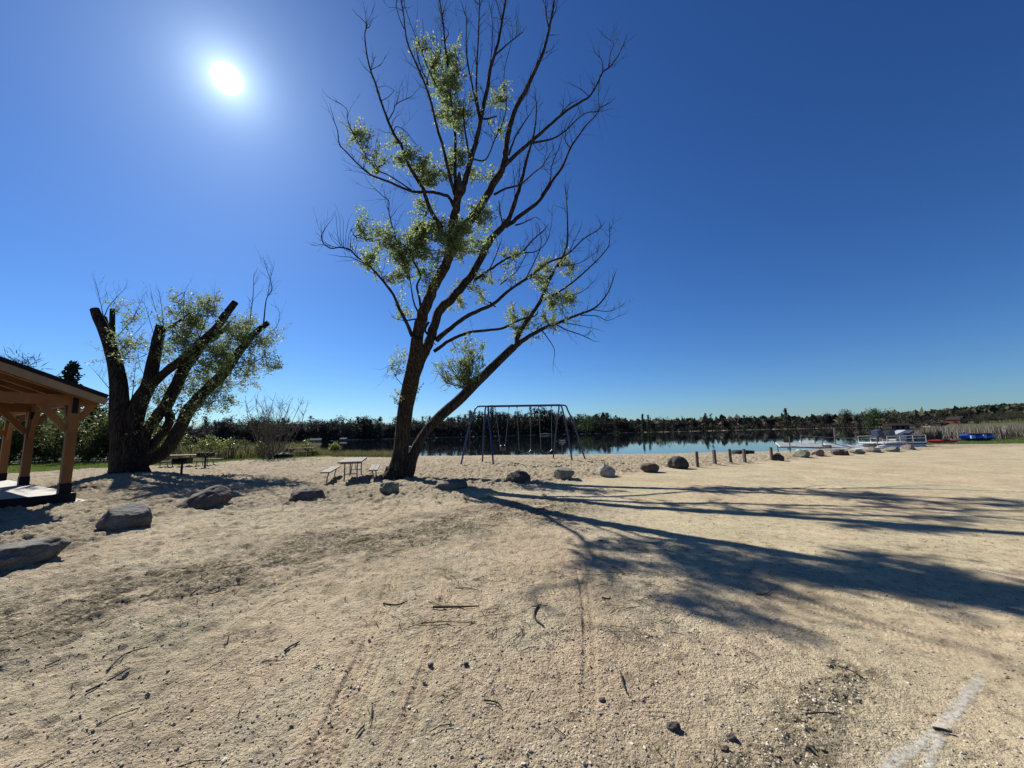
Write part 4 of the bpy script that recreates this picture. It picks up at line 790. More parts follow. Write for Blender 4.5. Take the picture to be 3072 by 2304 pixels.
def hull(name, px0, px1, yb, Y, mat, label, wd=.75, ht=.32, upside=False, cat='kayak', hole=True):
    A = AT(px0, yb, Y); B = AT(px1, yb, Y); c = (A+B)/2; ln = np.linalg.norm(B-A); z = H(c[0], c[1])
    e = empty(name, (c[0], c[1], z), math.atan2(B[1]-A[1], B[0]-A[0])); tag(e, label, cat)
    n = 18; m_ = 12; V = []
    for i in range(n+1):
        s = -1+2*i/n; wv = max(.02, (1-abs(s)**2.4))*wd/2; rocker = .10*abs(s)**3
        for j in range(m_):
            a = 2*math.pi*j/m_; x_, z_ = math.cos(a)*wv, math.sin(a)
            z_ = z_*(ht*.5)*(max(.15, 1-abs(s)**4)) ; V.append((s*ln/2, x_, ht*.5+z_+rocker))
    Fq = [[i*m_+j, i*m_+(j+1) % m_, (i+1)*m_+(j+1) % m_, (i+1)*m_+j] for i in range(n) for j in range(m_)]
    MB().add(V, Fq).build('hull', M[mat], e, True)
    if hole: MB().lathe([(.0, 0), (.36, 0), (.38, .03), (.0, .03)], 14, (0, 0, ht*.97)).build('cockpit_rim', M['rubber'], e)
    return e
hull('kayak', 2712, 2786, 1330, 30.5, 'rubber', 'black kayak on the grass between the pontoon boat and the red kayak', ht=.4)
hull('kayak', 2778, 2880, 1328, 32.0, 'red', 'red kayak lying on the grass', ht=.3)
e = hull('rowboat', 2878, 2988, 1322, 34.5, 'blue', 'blue plastic rowboat lying in front of the reeds', wd=1.3, ht=.68, cat='boat', hole=False)
MB().box((-1.1, -.62, .4), (.35, .1, .26)).box((-.1, -.66, .42), (.25, .06, .3)).build('pale_panel', M['paleblue'], e); MB().box((.1, 0, .66), (2.2, .9, .06)).build('seat_well', M['rubber'], e)
for k, (px, yb, yt) in enumerate([(3005, 1322, 1293), (2856, 1318, 1297), (2890, 1300, 1281)]):
    P = AT(px, yb, 36); MB_ = MB().box((0, 0, .35), (.12, .12, (yb-yt)*36/F+.3)); o = MB_.build('reed_post', M['postwood']); o.location = (P[0], P[1], H(P[0], P[1]))
    tag(o, ['thin grey stake in the reeds right of the blue rowboat', 'thin grey stake in the reeds above the red kayak', 'thin grey stake behind the blue rowboat'][k], 'stake')
o = MB().box((0, 0, .1), (2.9, .9, .14)).build('swim_raft', M['dockwhite']); P = G(1225, 1343, WZ); o.location = (P[0], P[1], WZ+.02); tag(o, 'low white swim raft on the lake behind the willow trunk', 'raft')
o.scale = (1.0, 1, 1)
# ---------------------------------------------------------------- litter on the ground
n = 42000; a = rng.uniform(R(-60), R(60), n); r = 1.5*(9.5/1.5)**rng.uniform(0, 1, n)**1.0; x = r*np.sin(a); y = r*np.cos(a)
keep = (rng.uniform(size=n) < .35+.65*ss(.45, .6, fbm(x*1.3, y*1.3, None, 3, 91))); x, y, r = x[keep], y[keep], r[keep]; k9 = rng.uniform(0, 1, 900); xa = .75+1.4*k9+rng.normal(size=900)*.10; ya = 1.7+1.05*k9+rng.normal(size=900)*.10; x = np.r_[x, xa]; y = np.r_[y, ya]; n = len(x)
z = hgt(x, y); s = .003*np.exp(rng.normal(size=n)*.5)+.0015; s = np.minimum(s, .011)
OV = IV3; V = (OV[None]*(1+.25*rng.normal(size=(n, len(OV), 1)))*np.array([1, 1, .6])); V = V*s[:, None, None]*rng.uniform(.6, 1.4, (n, 1, 3)); V = V+np.stack([x, y, z+s*.25], 1)[:, None]
mb = MB(); mb.add(V.reshape(-1, 3), (IF3[None]+(np.arange(n)*len(OV))[:, None, None]).reshape(-1, 4))
M['gravel'] = leafmat('gravel_stones', [(.24, .20, .14), (.42, .36, .26), (.6, .53, .42), (.16, .12, .08), (.38, .31, .2)], 0.0, .8)
tag(mb.build('gravel', M['gravel'], None, False), 'loose gravel strewn over the near ground', 'gravel', kind='stuff')
# twig litter
mb = MB(); n = 3200
for _ in range(n):
    a = rng.uniform(R(-58), R(30)); r = rng.uniform(2.2, 11); x, y = r*math.sin(a), r*math.cos(a)
    if rng.uniform() > .25+.9*float(debris(np.array([x]), np.array([y]))[0])+.9*(abs(x-.1) < 1.3 and 3.0 < y < 4.9 and rng.uniform() < .6)-.17: continue
    th = rng.uniform(0, math.pi); ln = rng.uniform(.03, .22); z = Hd(x, y)+.006; dx, dy = math.cos(th)*ln/2, math.sin(th)*ln/2
    mb.tube([(x-dx, y-dy, z), (x+rng.normal()*.01, y+rng.normal()*.01, z+.008), (x+dx, y+dy, z+.004)], rng.uniform(.0012, .003), 4, 0, False)
tag(mb.build('twig_litter', M['twig']), 'fine dead twigs scattered over the sand', 'twig litter', kind='stuff')
TW = [([(318, 2033), (373, 1988), (445, 1956)], .006, 'long thin forked stick at the lower left, farther of a pair'), ([(256, 2103), (323, 2063), (387, 2027)], .007, 'long straight dark stick at the lower left, nearer of a pair'),
 ([(134, 2023), (160, 2010), (184, 2003)], .005, 'short pale stick near the left edge'), ([(569, 1794), (600, 1775), (622, 1750)], .006, 'bent stick on the dark mulch band'), ([(671, 1954), (680, 1940), (686, 1921)], .006, 'short upright looking twig right of the long stick pair'),
 ([(853, 1968), (870, 1955), (898, 1938)], .008, 'stubby twig left of the pink tyre track'), ([(1149, 1818), (1189, 1821), (1223, 1812)], .008, 'smooth curved twig like a shallow bow across the tyre track'),
 ([(1269, 1876), (1340, 1878), (1423, 1876)], .004, 'long straight grass stalk below the twig pile'), ([(1298, 1832), (1368, 1827), (1438, 1824)], .010, 'thick dark stick through the central twig pile'),
 ([(1614, 1822), (1604, 1844), (1607, 1869), (1631, 1888)], .009, 'dark hooked twig right of the twig pile'), ([(1594, 1827), (1620, 1825), (1645, 1823)], .004, 'thin twig crossing the top of the hooked twig'),
 ([(1863, 2026), (1870, 2058), (1881, 2090)], .006, 'crooked twig pointing at the camera, alone on bare gravel'), ([(1453, 2113), (1492, 2117), (1506, 2130)], .005, 'reddish bent twig low in the middle'), ([(1117, 2133), (1114, 2162), (1107, 2182)], .005, 'curved twig at the bottom left of centre'),
 ([(1092, 2187), (1080, 2200), (1067, 2215)], .006, 'short black twig at the bottom left of centre'), ([(1806, 1802), (1820, 1803), (1833, 1802)], .009, 'stub of wood near the edge of the tree shadow'), ([(1835, 1705), (1855, 1714), (1875, 1727)], .006, 'dark twig slanting at the top edge of the gravel'),
 ([(1368, 1765), (1400, 1770), (1438, 1777)], .005, 'slender twig above the central twig pile'), ([(2417, 2153), (2470, 2155), (2523, 2155)], .004, 'long straw lying level at the lower right'), ([(2516, 2005), (2556, 2027), (2596, 2046)], .005, 'straight twig at the tip of the branch shadow'),
 ([(2269, 1788), (2295, 1789), (2317, 1777)], .006, 'bow shaped twig inside the branch shadow'), ([(2802, 2192), (2830, 2196), (2858, 2204)], .009, 'dark twig lying across the white line')]
for c, rr, lab in TW:
    P = [G(*q) for q in c]; base_ = P[0].copy(); P = [np.array([p[0], p[1], Hd(p[0], p[1])+.012]) for p in P]; base_[2] = P[0][2]
    o = MB().tube(crv(P, 4)-base_, np.linspace(rr, rr*.6, (len(P)-1)*4+1), 6).build('stick', M['twig'], None, True); o.location = base_; tag(o, lab, 'stick', 'fallen sticks')
for px, py, s, lab in [(2022, 2186, .035, 'largest dark stone on the gravel ridge at the lower right'), (1292, 2001, .02, 'small black stone left of the centre'), (1398, 2002, .018, 'small black stone right of its twin near the centre'), (1806, 2105, .02, 'grey stone above the gravel ridge'), (2195, 2215, .025, 'pale stone at the foot of the gravel ridge'), (2175, 2255, .022, 'brown stone at the bottom right of the ridge')]:
    P = G(px, py); V = IVm*np.array([1, .8, .6])*s*(.7+.6*fbm(IVm[:, 0]*1.5+px, IVm[:, 1]*1.5, IVm[:, 2]*1.5, 3, 5))[:, None]; o = MB().add(V, IFm).build('stone', RM['dark' if 'black' in lab or 'dark' in lab else 'brown']); o.location = (P[0], P[1], Hd(P[0], P[1])+s*.3); tag(o, lab, 'stone')
# painted line on the ground
m, nt, b = newmat('worn_white_paint'); b.inputs['Base Color'].default_value = (.56, .55, .50, 1); b.inputs['Roughness'].default_value = .9
n1 = nt.nodes.new('ShaderNodeTexNoise'); n1.inputs['Scale'].default_value = 28; n1.inputs['Detail'].default_value = 8; n1.inputs['Roughness'].default_value = .75; gq = nt.nodes.new('ShaderNodeNewGeometry'); nt.links.new(gq.outputs['Position'], n1.inputs[0])
at = nt.nodes.new('ShaderNodeAttribute'); at.attribute_name = 'wear'; mm = nt.nodes.new('ShaderNodeMath'); mm.operation = 'SUBTRACT'; nt.links.new(n1.outputs[0], mm.inputs[0]); nt.links.new(at.outputs['Fac'], mm.inputs[1])
mr_ = nt.nodes.new('ShaderNodeMapRange'); nt.links.new(mm.outputs[0], mr_.inputs[0]); mr_.inputs[1].default_value = -.12; mr_.inputs[2].default_value = .16; mr_.inputs[4].default_value = .6
nt.links.new(mr_.outputs[0], b.inputs['Alpha'])
M['paint'] = m
def paintline(c, wd, name, lab):
    P = crv([G(*q) for q in c], 24); T = unit(np.gradient(P, axis=0)); S = np.stack([-T[:, 1], T[:, 0], T[:, 2]*0], 1); n = 13; V = []; W_ = []
    for k in range(n):
        t_ = -1+2*k/(n-1); q = P+S*(t_*wd/2); q[:, 2] = hgt(q[:, 0], q[:, 1])+.006; V.append(q); W_.append(np.full(len(P), .40+.30*abs(t_)**2)+.05)
    V = np.stack(V, 1).reshape(-1, 3); m_ = len(P); W_ = np.stack(W_, 1); W_[:14] += np.linspace(.4, 0, 14)[:, None]; W_[-10:] += np.linspace(0, .3, 10)[:, None]
    Fq = [[i*n+j, i*n+j+1, (i+1)*n+j+1, (i+1)*n+j] for i in range(m_-1) for j in range(n-1)]
    o = MB().add(V, Fq).build(name, m, None, True); aa = o.data.attributes.new('wear', 'FLOAT', 'POINT'); aa.data.foreach_set('value', W_.astype(np.float32).ravel()); tag(o, lab, kind='structure')
paintline([(2968, 2000), (2900, 2090), (2820, 2190), (2720, 2260), (2620, 2330)], .10, 'painted_line', 'worn white painted line at the lower right')
paintline([(2845, 2180), (2800, 2260), (2775, 2340)], .055, 'painted_line', 'thin worn branch of the painted line')
# ---------------------------------------------------------------- grass, shrubs, reeds
def blades(mb, x, y, h, w_, lean=.3):
    n = len(x); z = hgt(x, y, False); a = rng.uniform(0, 2*math.pi, n); h = h*rng.uniform(.5, 1.3, n); dx = np.stack([np.cos(a), np.sin(a), 0*a], 1)*np.broadcast_to(w_, (n,))[:, None]/2; ln = rng.normal(size=(n, 2))*lean*h[:, None]
    B = np.stack([x, y, z-.02], 1); Tp = B+np.stack([ln[:, 0], ln[:, 1], h], 1); Md = B+np.stack([ln[:, 0]*.35, ln[:, 1]*.35, h*.55], 1)
    V = np.stack([B-dx, B+dx, Md+dx*.8, Md-dx*.8, Tp], 1).reshape(-1, 3); k = np.arange(n)[:, None]*5
    mb.add(V, np.vstack([k+np.array([[0, 1, 2, 3]]), k+np.array([[3, 2, 4, 4]])]))
def scatter(n, ulo, uhi, fy, depth, jitter=1.0):
    u = rng.uniform(ulo, uhi, n); e = np.interp(u, [-1.4, -1.33, -1.0, -.85, -.66, -.5, -.33, .95, 1.02, 1.1, 1.4], [19, 20, 24, 24.5, 28, 30.5, 31.5, 33, 31, 30.5, 29])
    y = e+rng.uniform(0, 1, n)**1.4*depth+jitter*rng.normal(size=n)*.3; return u*y, y
mb = MB(); 
x, y = scatter(22000, -1.42, -.95, 0, 7); blades(mb, x, y, .16, .03)
x, y = scatter(12000, -.95, -.55, 0, 5); blades(mb, x, y, .16, .03)
x, y = scatter(9000, -.6, -.31, 0, 2.2); blades(mb, x, y, .15, .03)
x, y = scatter(16000, 1.0, 1.42, 0, 7); blades(mb, x, y, .10, .03)
tag(mb.build('grass', M['grass']), 'short green grass bordering the sand', 'grass', kind='stuff')
mb = MB(); n = 0; xs = []; ys = []
for _ in range(420):
    a = rng.uniform(R(-50), R(8)); r = rng.uniform(3, 10.5); cx_, cy_ = r*math.sin(a), r*math.cos(a)
    if fbm(np.array([cx_*.7]), np.array([cy_*.7]), None, 2, 77)[0] < .47: continue
    k = rng.integers(6, 26); xs.append(cx_+rng.normal(size=k)*.035); ys.append(cy_+rng.normal(size=k)*.035)
for px, py, k in [(230, 1595, 60), (250, 1610, 60), (300, 1600, 40), (2110, 1395, 90), (2125, 1397, 70), (2165, 1393, 90), (2180, 1392, 70), (2225, 1388, 50), (2245, 1388, 60), (1265, 1475, 50), (1280, 1476, 50), (1600, 1445, 40), (345, 1660, 40), (470, 1610, 30)]:
    P = G(px, py); xs.append(P[0]+rng.normal(size=k)*.16); ys.append(P[1]+rng.normal(size=k)*.10)
x = np.concatenate(xs); y = np.concatenate(ys); blades(mb, x, y, .035+.05*(np.hypot(x, y) > 9), .006+.01*(np.hypot(x, y) > 9), .7)
tag(mb.build('grass_tufts', M['drygrass']), 'small dry grass tufts in the sand', 'grass', kind='stuff')
# reeds
mb = MB(); n = 26000; u = rng.uniform(.97, 1.42, n); y = rng.uniform(36, 70, n)+6*(1.0-u)*8*(u < 1.1); y = np.maximum(y, 36); dens = fbm(u*20, y*.15, None, 3, 88); k = dens > .38; u, y = u[k], y[k]; blades(mb, u*y, y, 1.2, .05, .14)
n = 2200; u = rng.uniform(.93, 1.02, n); y = rng.uniform(38, 48, n); blades(mb, u*y, y, 1.2, .04, .12)
tag(mb.build('reeds', M['reed']), 'dense tan dead reeds at the right shore', 'reeds', kind='stuff')
mb = MB(); n = 5200; u = rng.uniform(-.6, -.25, n); y = rng.uniform(32.5, 36, n); blades(mb, u*y, y, .62, .03, .2)
n = 5200; u = rng.uniform(-.95, -.5, n); y = rng.uniform(0, 10, n)+np.interp(u, [-.95, -.8, -.66, -.5], [25.5, 27, 30.5, 32.5]); blades(mb, u*y, y, 1.1, .035, .2)
tag(mb.build('shore_weeds', M['drygrass']), 'tall olive weeds along the left shore', 'weeds', kind='stuff')
def shrub(name, u, Y, h, wd, n, leafm, label, cat='shrub', group=None, lsize=.12, per=20, stem='twig', bare=0.0, stems=6, prn=None):
    c = np.array([u*Y, Y, 0.]); c[2] = H(c[0], c[1]); sm = MB(); lf = MB()
    tips = []
    for _ in range(stems):
        d = unit([rng.normal()*.32*wd/h*2, rng.normal()*.3*wd/h*2, 1]); P = twig(sm, (rng.normal()*.15*wd, rng.normal()*.15*wd, -.1), d, h*rng.uniform(.7, 1.02), .0055*h+.003, 5, .13, 8, .06); tips.append(P)
    for _ in range(n):
        P = tips[rng.integers(len(tips))]; k = rng.integers(1, len(P)-1); d = unit([rng.normal(), rng.normal(), .7+abs(rng.normal())*.5]); ln = rng.uniform(.15, .35)*h*.8*(wd/h)**.3
        Q = twig(sm, P[k], d, ln, .0022*h+.002, 3, .3, 4, .15)
        if bare < 1:
            m_ = int(per*(1-bare)*rng.uniform(.4, 1.4))
            if m_ > 0:
                ii = rng.integers(1, len(Q), m_); C = Q[ii]+rng.normal(size=(m_, 3))*ln*.22; leaves(lf, C, lsize, .6)
        if bare > .3:
            for _ in range(3): a_ = rng.integers(1, len(Q)); twig(sm, Q[a_], d+rng.normal(size=3)*.6, ln*.5, .004, 3, .3, 3, .2)
    e = empty(name, c); tag(e, label, cat, group); sm.build('stems', M[stem], e)
    if lf.n: lf.build('foliage', M[leafm], e)
    return e
# the bare upright shrub left of the far table, and lower green ones
shrub('bare_shrub', -.625, 29.5, 5.2, 2.6, 330, 'budleaf', 'tall bare many stemmed shrub with pale buds left of the fire ring', per=5, bare=.6, lsize=.05, stem='twigpale', stems=26)
gl = 'leafy shrubs along the left shore'
for k, (u, Y, h, wd, lab) in enumerate([(-.86, 29, 2.6, 3, 'olive green bush behind the dark table, left of a bare shrub'), (-.78, 30, 2.0, 2.6, 'yellowish bush just left of the bare shrub'), (-.71, 31, 1.9, 2.6, 'dense low bush at the foot of the bare shrub'), (-.54, 36, 1.3, 2.4, 'yellow green bush behind the far wooden table'), (-.93, 27.5, 3.2, 3.4, 'taller olive bush right of the pollarded trunk'), (-.46, 35, 1.5, 1.6, 'small yellow green bush at the water right of the far table')]):
    shrub('shrub', u, Y, h, wd, 260, 'budleaf' if 'yellow' in lab else 'shrubleaf', lab, group=gl, lsize=.13, per=16, stems=8)
gw = 'trees and bushes behind the pavilion'
for k, (u, Y, h, wd, lab) in enumerate([(-1.08, 31, 5.0, 4, 'dense dark thicket between the pavilion post and the pollarded willow'), (-1.20, 32, 5.4, 4.5, 'leafy thicket seen just right of the pavilion corner post'), (-1.31, 31, 5.0, 4, 'thicket framed between two pavilion posts'), (-1.43, 32, 5.2, 4.5, 'thicket at the far left behind the pavilion'), (-1.01, 33, 4.6, 3.5, 'low thicket showing beneath the pollarded limbs'), (-1.15, 36, 5.8, 4, 'taller thin thicket behind the corner post')]):
    shrub('thicket', u, Y, h, wd, 420, 'shrubleaf', lab, group=gw, lsize=.17, per=22, stems=10)
# ---------------------------------------------------------------- conifers and distant trees
def conifer_mb(lf, tr, h, w_, n, seed, lsize=None, gap=.5, droop=.15):
    r = np.random.default_rng(seed); tr.tube([(0, 0, -.3), (0, 0, h*.97)], [h*.02+.04, .02], 6, 0, False)
    L_ = int(h*1.3)+4; C = []; ls = lsize or h*.045
    for k in range(L_):
        z = h*(.12+.86*k/(L_-1)); rad_ = w_/2*(1-(z/h))**.8*r.uniform(.65, 1.15)+.1
        for q in range(r.integers(4, 7)):
            a = r.uniform(0, 6.283); nn = max(3, int(n/(L_*5))); t_ = r.uniform(.1, 1, nn); C.append(np.stack([np.cos(a)*rad_*t_, np.sin(a)*rad_*t_, z-droop*rad_*t_+rad_*.12*t_**2], 1)+r.normal(size=(nn, 3))*ls*.45)
    leaves(lf, np.vstack(C), ls, .6, 0, .1, r)
def pine_mb(lf, tr, h, w_, n, seed):        # ragged white pine: flat plates of foliage
    r = np.random.default_rng(seed); tr.tube([(0, 0, -.3), (.1*h*r.normal()*.2, 0, h*.5), (0, 0, h*.95)], [h*.022+.03, h*.015, .03], 6, 0, False); C = []
    for k in range(34):
        z = h*r.uniform(.12, .98); rad_ = w_/2*r.uniform(.35, 1.15)*(1.12-z/h)**.5; a = r.uniform(0, 6.283); nn = n//34; c = np.array([math.cos(a)*rad_*.55, math.sin(a)*rad_*.55, z]); C.append(c+r.normal(size=(nn, 3))*np.array([rad_*.34, rad_*.34, h*.022]))
        tr.tube([(0, 0, z-.06*h), tuple(c)], [.012*h, .004*h], 4, 0, False)
    leaves(lf, np.vstack(C), h*.042, .6, 0, 0, r)
def bare_mb(lf, tr, h, w_, n, seed, lsize=None, asp=.12, fill=1.0):
    r = np.random.default_rng(seed); tips = []
    def br(p, d, ln, rd, lev):
        P = [p]; q = p
        for _ in range(4): d = unit(d+r.normal(size=3)*.16+np.array([0, 0, .06])); q = q+d*ln/4; P.append(q)
        tr.tube(P, np.linspace(rd, rd*.55, 5), 4 if lev else 6, 0, False)
        if lev >= 3: tips.append(np.array(P)); return
        for _ in range(r.integers(3, 5)):
            s_ = unit(np.cross(d, r.normal(size=3))); k = r.integers(2, 5); br(P[k], unit(d*.8+s_*.75*w_/h*1.3+np.array([0, 0, .15])), ln*r.uniform(.55, .75), rd*.5, lev+1)
    br(np.array([0, 0, -.3]), np.array([0, 0, 1.]), h*.34, h*.02, 0)
    T = np.vstack(tips); k = r.integers(0, len(T), n); C = T[k]+r.normal(size=(n, 3))*h*.03*fill
    leaves(lf, C, lsize or h*.07, asp, 0, -.5, r)
def round_mb(lf, tr, h, w_, n, seed, ls=None):
    r = np.random.default_rng(seed); tr.tube([(0, 0, -.3), (0, 0, h*.6)], [h*.022+.03, h*.01], 6, 0, False); C = []
    for k in range(18):
        d = unit(r.normal(size=3)); c = np.array([d[0]*w_*.36, d[1]*w_*.36, h*.58+d[2]*h*.30]); C.append(c+r.normal(size=(n//18, 3))*np.array([w_*.12, w_*.12, h*.075]))
        tr.tube([(0, 0, h*.3), tuple(c)], [.01*h, .004*h], 4, 0, False)
    leaves(lf, np.vstack(C), ls or h*.05, .65, 0, 0, r)
KINDS = {'conifer': (conifer_mb, 'pine'), 'pine': (pine_mb, 'pine'), 'bare': (bare_mb, 'bare'), 'round': (round_mb, 'lush'), 'pale': (round_mb, 'spring'), 'red': (bare_mb, 'pinkbare')}
def far_tree(kind, px, ytop, Y, wpx, label, name, group=None, n=900, **kw):
    Tp = AT(px, ytop, Y); gx, gy = Tp[0], Tp[1]; gz = H(gx, gy); h = Tp[2]-gz; fn, mt = KINDS[kind]; lf, tr = MB(), MB()
    kw = dict(asp=.28, lsize=h*.06, fill=1.5) if (fn is bare_mb and Y > 100) else ({'asp': .06, 'fill': 1.2} if fn is bare_mb else {}); n = n*2 if fn is bare_mb else n
    fn(lf, tr, h, wpx*Y/F, n, int(px)+500, **kw); e = empty(name, (gx, gy, gz)); tag(e, label, 'tree', group)
    tr.build('trunk', M['twig'], e); lf.build('crown', M[mt], e); return e
FT = [('conifer', 216, 1097, 44, 52, 'spiky dark conifer rising above the pavilion roof end', 'conifer_tree', None, 2600), ('pine', 285, 1203, 34, 90, 'drooping evergreen between the roof corner and the pollarded willow', 'evergreen_tree', None, 2400),
 ('bare', 25, 975, 42, 260, 'large bare tree with grey twigs over the left of the pavilion roof', 'bare_tree', None, 9000), ('bare', 110, 1030, 44, 190, 'bare grey tree just behind the pavilion roof slope', 'bare_tree', None, 7000), ('bare', 300, 1180, 40, 90, 'thin bare tree behind the roof corner', 'bare_tree', None, 1400), ('bare', -30, 930, 42, 150, 'bare tree mostly cut off by the left edge', 'bare_tree', None, 2000),
 ('pine', 866, 1255, 205, 26, 'single dark pine standing above the far wood, right of the bare shrub', 'pine_tree', None, 1000), ('pine', 1113, 1255, 215, 24, 'left one of the two pines above the wood left of the tall trunk', 'pine_tree', None, 1000), ('pine', 1140, 1250, 215, 34, 'right one of the two pines above the wood left of the tall trunk', 'pine_tree', None, 1200), ('pine', 1290, 1249, 240, 26, 'pine top showing under the leaning trunk', 'pine_tree', None, 900),
 ('pine', 1653, 1230, 300, 30, 'highest pine on the dark hill behind the swings', 'pine_tree', None, 1000), ('round', 1755, 1241, 300, 62, 'broad dark rounded tree right of the swing set', 'dark_tree', None, 1500), ('pine', 1848, 1246, 318, 26, 'lone pine between bare trees right of the swing set', 'pine_tree', None, 900),
 ('conifer', 1927, 1242, 322, 18, 'narrow dark conifer, left of a close pair on the far shore', 'conifer_tree', None, 900), ('conifer', 1944, 1245, 322, 22, 'wider dark conifer, right of a close pair on the far shore', 'conifer_tree', None, 900), ('pale', 1987, 1243, 325, 42, 'greenish round tree beside the pair of narrow conifers', 'leafing_tree', None, 900), ('bare', 1966, 1243, 330, 34, 'bare tree behind the greenish round one', 'bare_tree', None, 900),
 ('bare', 2045, 1236, 330, 56, 'wide bare tree with rounded crown left of the flat topped pines', 'bare_tree', None, 1800), ('bare', 2077, 1236, 332, 34, 'tall bare tree touching the wide rounded one', 'bare_tree', None, 1300), ('pine', 2116, 1238, 335, 22, 'flat topped dark pine, left of two', 'pine_tree', None, 800), ('pine', 2133, 1240, 335, 20, 'flat topped dark pine, right of two', 'pine_tree', None, 800),
 ('bare', 2182, 1235, 340, 48, 'bare tree with pale spreading top right of the flat topped pines', 'bare_tree', None, 1500), ('conifer', 2232, 1245, 342, 30, 'squat dark cone shaped tree on the far shore', 'conifer_tree', None, 900), ('bare', 2262, 1244, 350, 34, 'pale domed bare tree right of the squat cone', 'bare_tree', None, 1000), ('bare', 2308, 1235, 345, 46, 'bare tree left of the tall spruce', 'bare_tree', None, 1500), ('conifer', 2355, 1226, 345, 34, 'tall dark spruce with bare top branches above the dock', 'spruce_tree', None, 1300), ('bare', 2410, 1241, 360, 40, 'small bare tree right of the tall spruce', 'bare_tree', None, 1000),
 ('bare', 2482, 1222, 350, 66, 'broadest bare tree on the right shore, behind the dock pole', 'bare_tree', None, 2200), ('pale', 2535, 1226, 350, 36, 'pale green tree right of the broadest bare tree', 'leafing_tree', None, 800), ('bare', 2567, 1219, 345, 38, 'skeletal leafless tree between two green trees', 'bare_tree', None, 500), ('round', 2615, 1226, 300, 56, 'bright green leafy tree by the lawn above the boat seats', 'leafy_tree', None, 2200), ('pale', 2666, 1220, 320, 38, 'pale green domed tree right of the bright green one', 'leafing_tree', None, 800), ('pale', 2725, 1233, 280, 48, 'olive tree beside the low house', 'leafing_tree', None, 1200),
 ('bare', 2888, 1205, 300, 54, 'lone bare tree standing high behind the red barn', 'bare_tree', None, 1100), ('pale', 2832, 1226, 290, 40, 'dull green tree left of the red barn', 'leafing_tree', None, 1000), ('pale', 2990, 1236, 200, 90, 'wide olive tree group behind the reeds, near the right edge', 'leafing_tree', None, 2600), ('pale', 3050, 1234, 190, 70, 'olive tree cut by the right edge', 'leafing_tree', None, 2200), ('bare', 2930, 1240, 230, 50, 'low brown bare tree right of the barn', 'bare_tree', None, 1600), ('bare', 2780, 1238, 300, 60, 'brown bare tree between the low house and the barn', 'bare_tree', None, 1600)]
for k, px, yt, Y_, wp, lab, nm, grp, n in FT: far_tree(k, px, yt, Y_, wp, lab, nm, grp, n)
# the far wood: one mass of about a thousand crowns
protos = []
for kd, mi, sds in (('pine', 0, 4), ('conifer', 0, 3), ('bare', 1, 4), ('pale', 2, 3), ('red', 3, 2)):
    for s_ in range(sds):
        lf, tr = MB(), MB(); fn = KINDS[kd][0]; fn(lf, tr, 10., 7. if kd != 'conifer' else 4.5, 520, 900+s_*7+mi, **({'lsize': .8, 'asp': .22} if fn is bare_mb else {}))
        protos.append((kd, np.vstack(lf.v), np.vstack(lf.f), np.vstack(tr.v), np.vstack(tr.f), mi))
wd_ = MB(); cnt = 0
for row in range(9):
    for u in np.arange(-1.5, 1.45, .0085 if row < 3 else .0105):
        u = u+rng.normal()*.004; yf = float(np.interp(u, U_F, Y_F)); 
        if u > .93: yf = max(yf, 290) if u < 1.08 else 190
        if u < -.8: yf = 70+ (u+1.5)*60
        y = yf+3+row*(9 if row < 4 else 22)+rng.uniform(0, 8); x = u*y; 
        if abs(u) > 1.0 and rng.uniform() < .35: continue
        z = H(x, y)
        if z < -.2: continue
        g_ = float(fbm(np.array([u*7.]), np.array([row*.2]), None, 3, 99)[0]); dark = math.exp(-((u-.03)/.2)**2)
        pz = .10+.75*dark+.3*(g_ > .55)*(u < .25)-.08*(u > .25)
        rr_ = rng.uniform(); kd = ('pine' if rng.uniform() < .6 else 'conifer') if rr_ < pz else ('bare' if rng.uniform() < .7 else ('pale' if rng.uniform() < .5 else 'red'))
        h = (8.4+5.0*dark*(1 if row < 4 else .6)+2.0*rng.normal()*.6); 
        h *= 1.12*(.62+.85*float(fbm(np.array([u*45.]), np.array([row*1.3]), None, 2, 123)[0]))
        if u < -.3: h *= 1.0
        if u > .3: h = h*.46+1.0*(g_ > .5)
        if u > .8: h *= .9
        if u < -.8: h = h*.62
        h = max(3.5, h); c = [p for p in protos if p[0] == kd]; p = c[rng.integers(len(c))]; s_ = h/10; A_ = rotz(rng.uniform(0, 6.28)); off = np.array([x, y, z])
        wsc = s_*rng.uniform(.8, 1.7)
        for V, Fq, mi in ((p[1], p[2], p[5]), (p[3], p[4], 4)):
            wd_.add((V@A_.T)*np.array([wsc, wsc, s_])+off, Fq, mi)
        cnt += 1
print('far wood crowns', cnt)
tag(wd_.build('far_wood', [M['pine'], M['bare'], M['spring'], M['pinkbare'], M['twig']]), 'mixed dark wood lining the far shore of the lake', 'wood', kind='stuff')
mb = MB(); n = 60000; u = rng.uniform(.2, 1.5, n); y = rng.uniform(450, 1400, n); x = u*y; z = hgt(x, y, False); leaves(mb, np.stack([x, y, z+rng.uniform(0, 8, n)], 1), 9., .7)
tag(mb.build('hill_wood', [M['spring']]), 'hazy woodland covering the low hills at the right', 'wood', kind='stuff')
# undergrowth at the far waterline
mb = MB(); n = 26000; u = rng.uniform(-.85, 1.1, n); y = np.interp(u, U_F, Y_F)+rng.uniform(0, 14, n); x = u*y; z = hgt(x, y, False); k = z > -.3; leaves(mb, np.stack([x, y, z+rng.uniform(0, 3.0, n)], 1)[k], 1.6, .5)
tag(mb.build('far_undergrowth', M['bare']), 'brown undergrowth along the far waterline', 'undergrowth', kind='stuff')
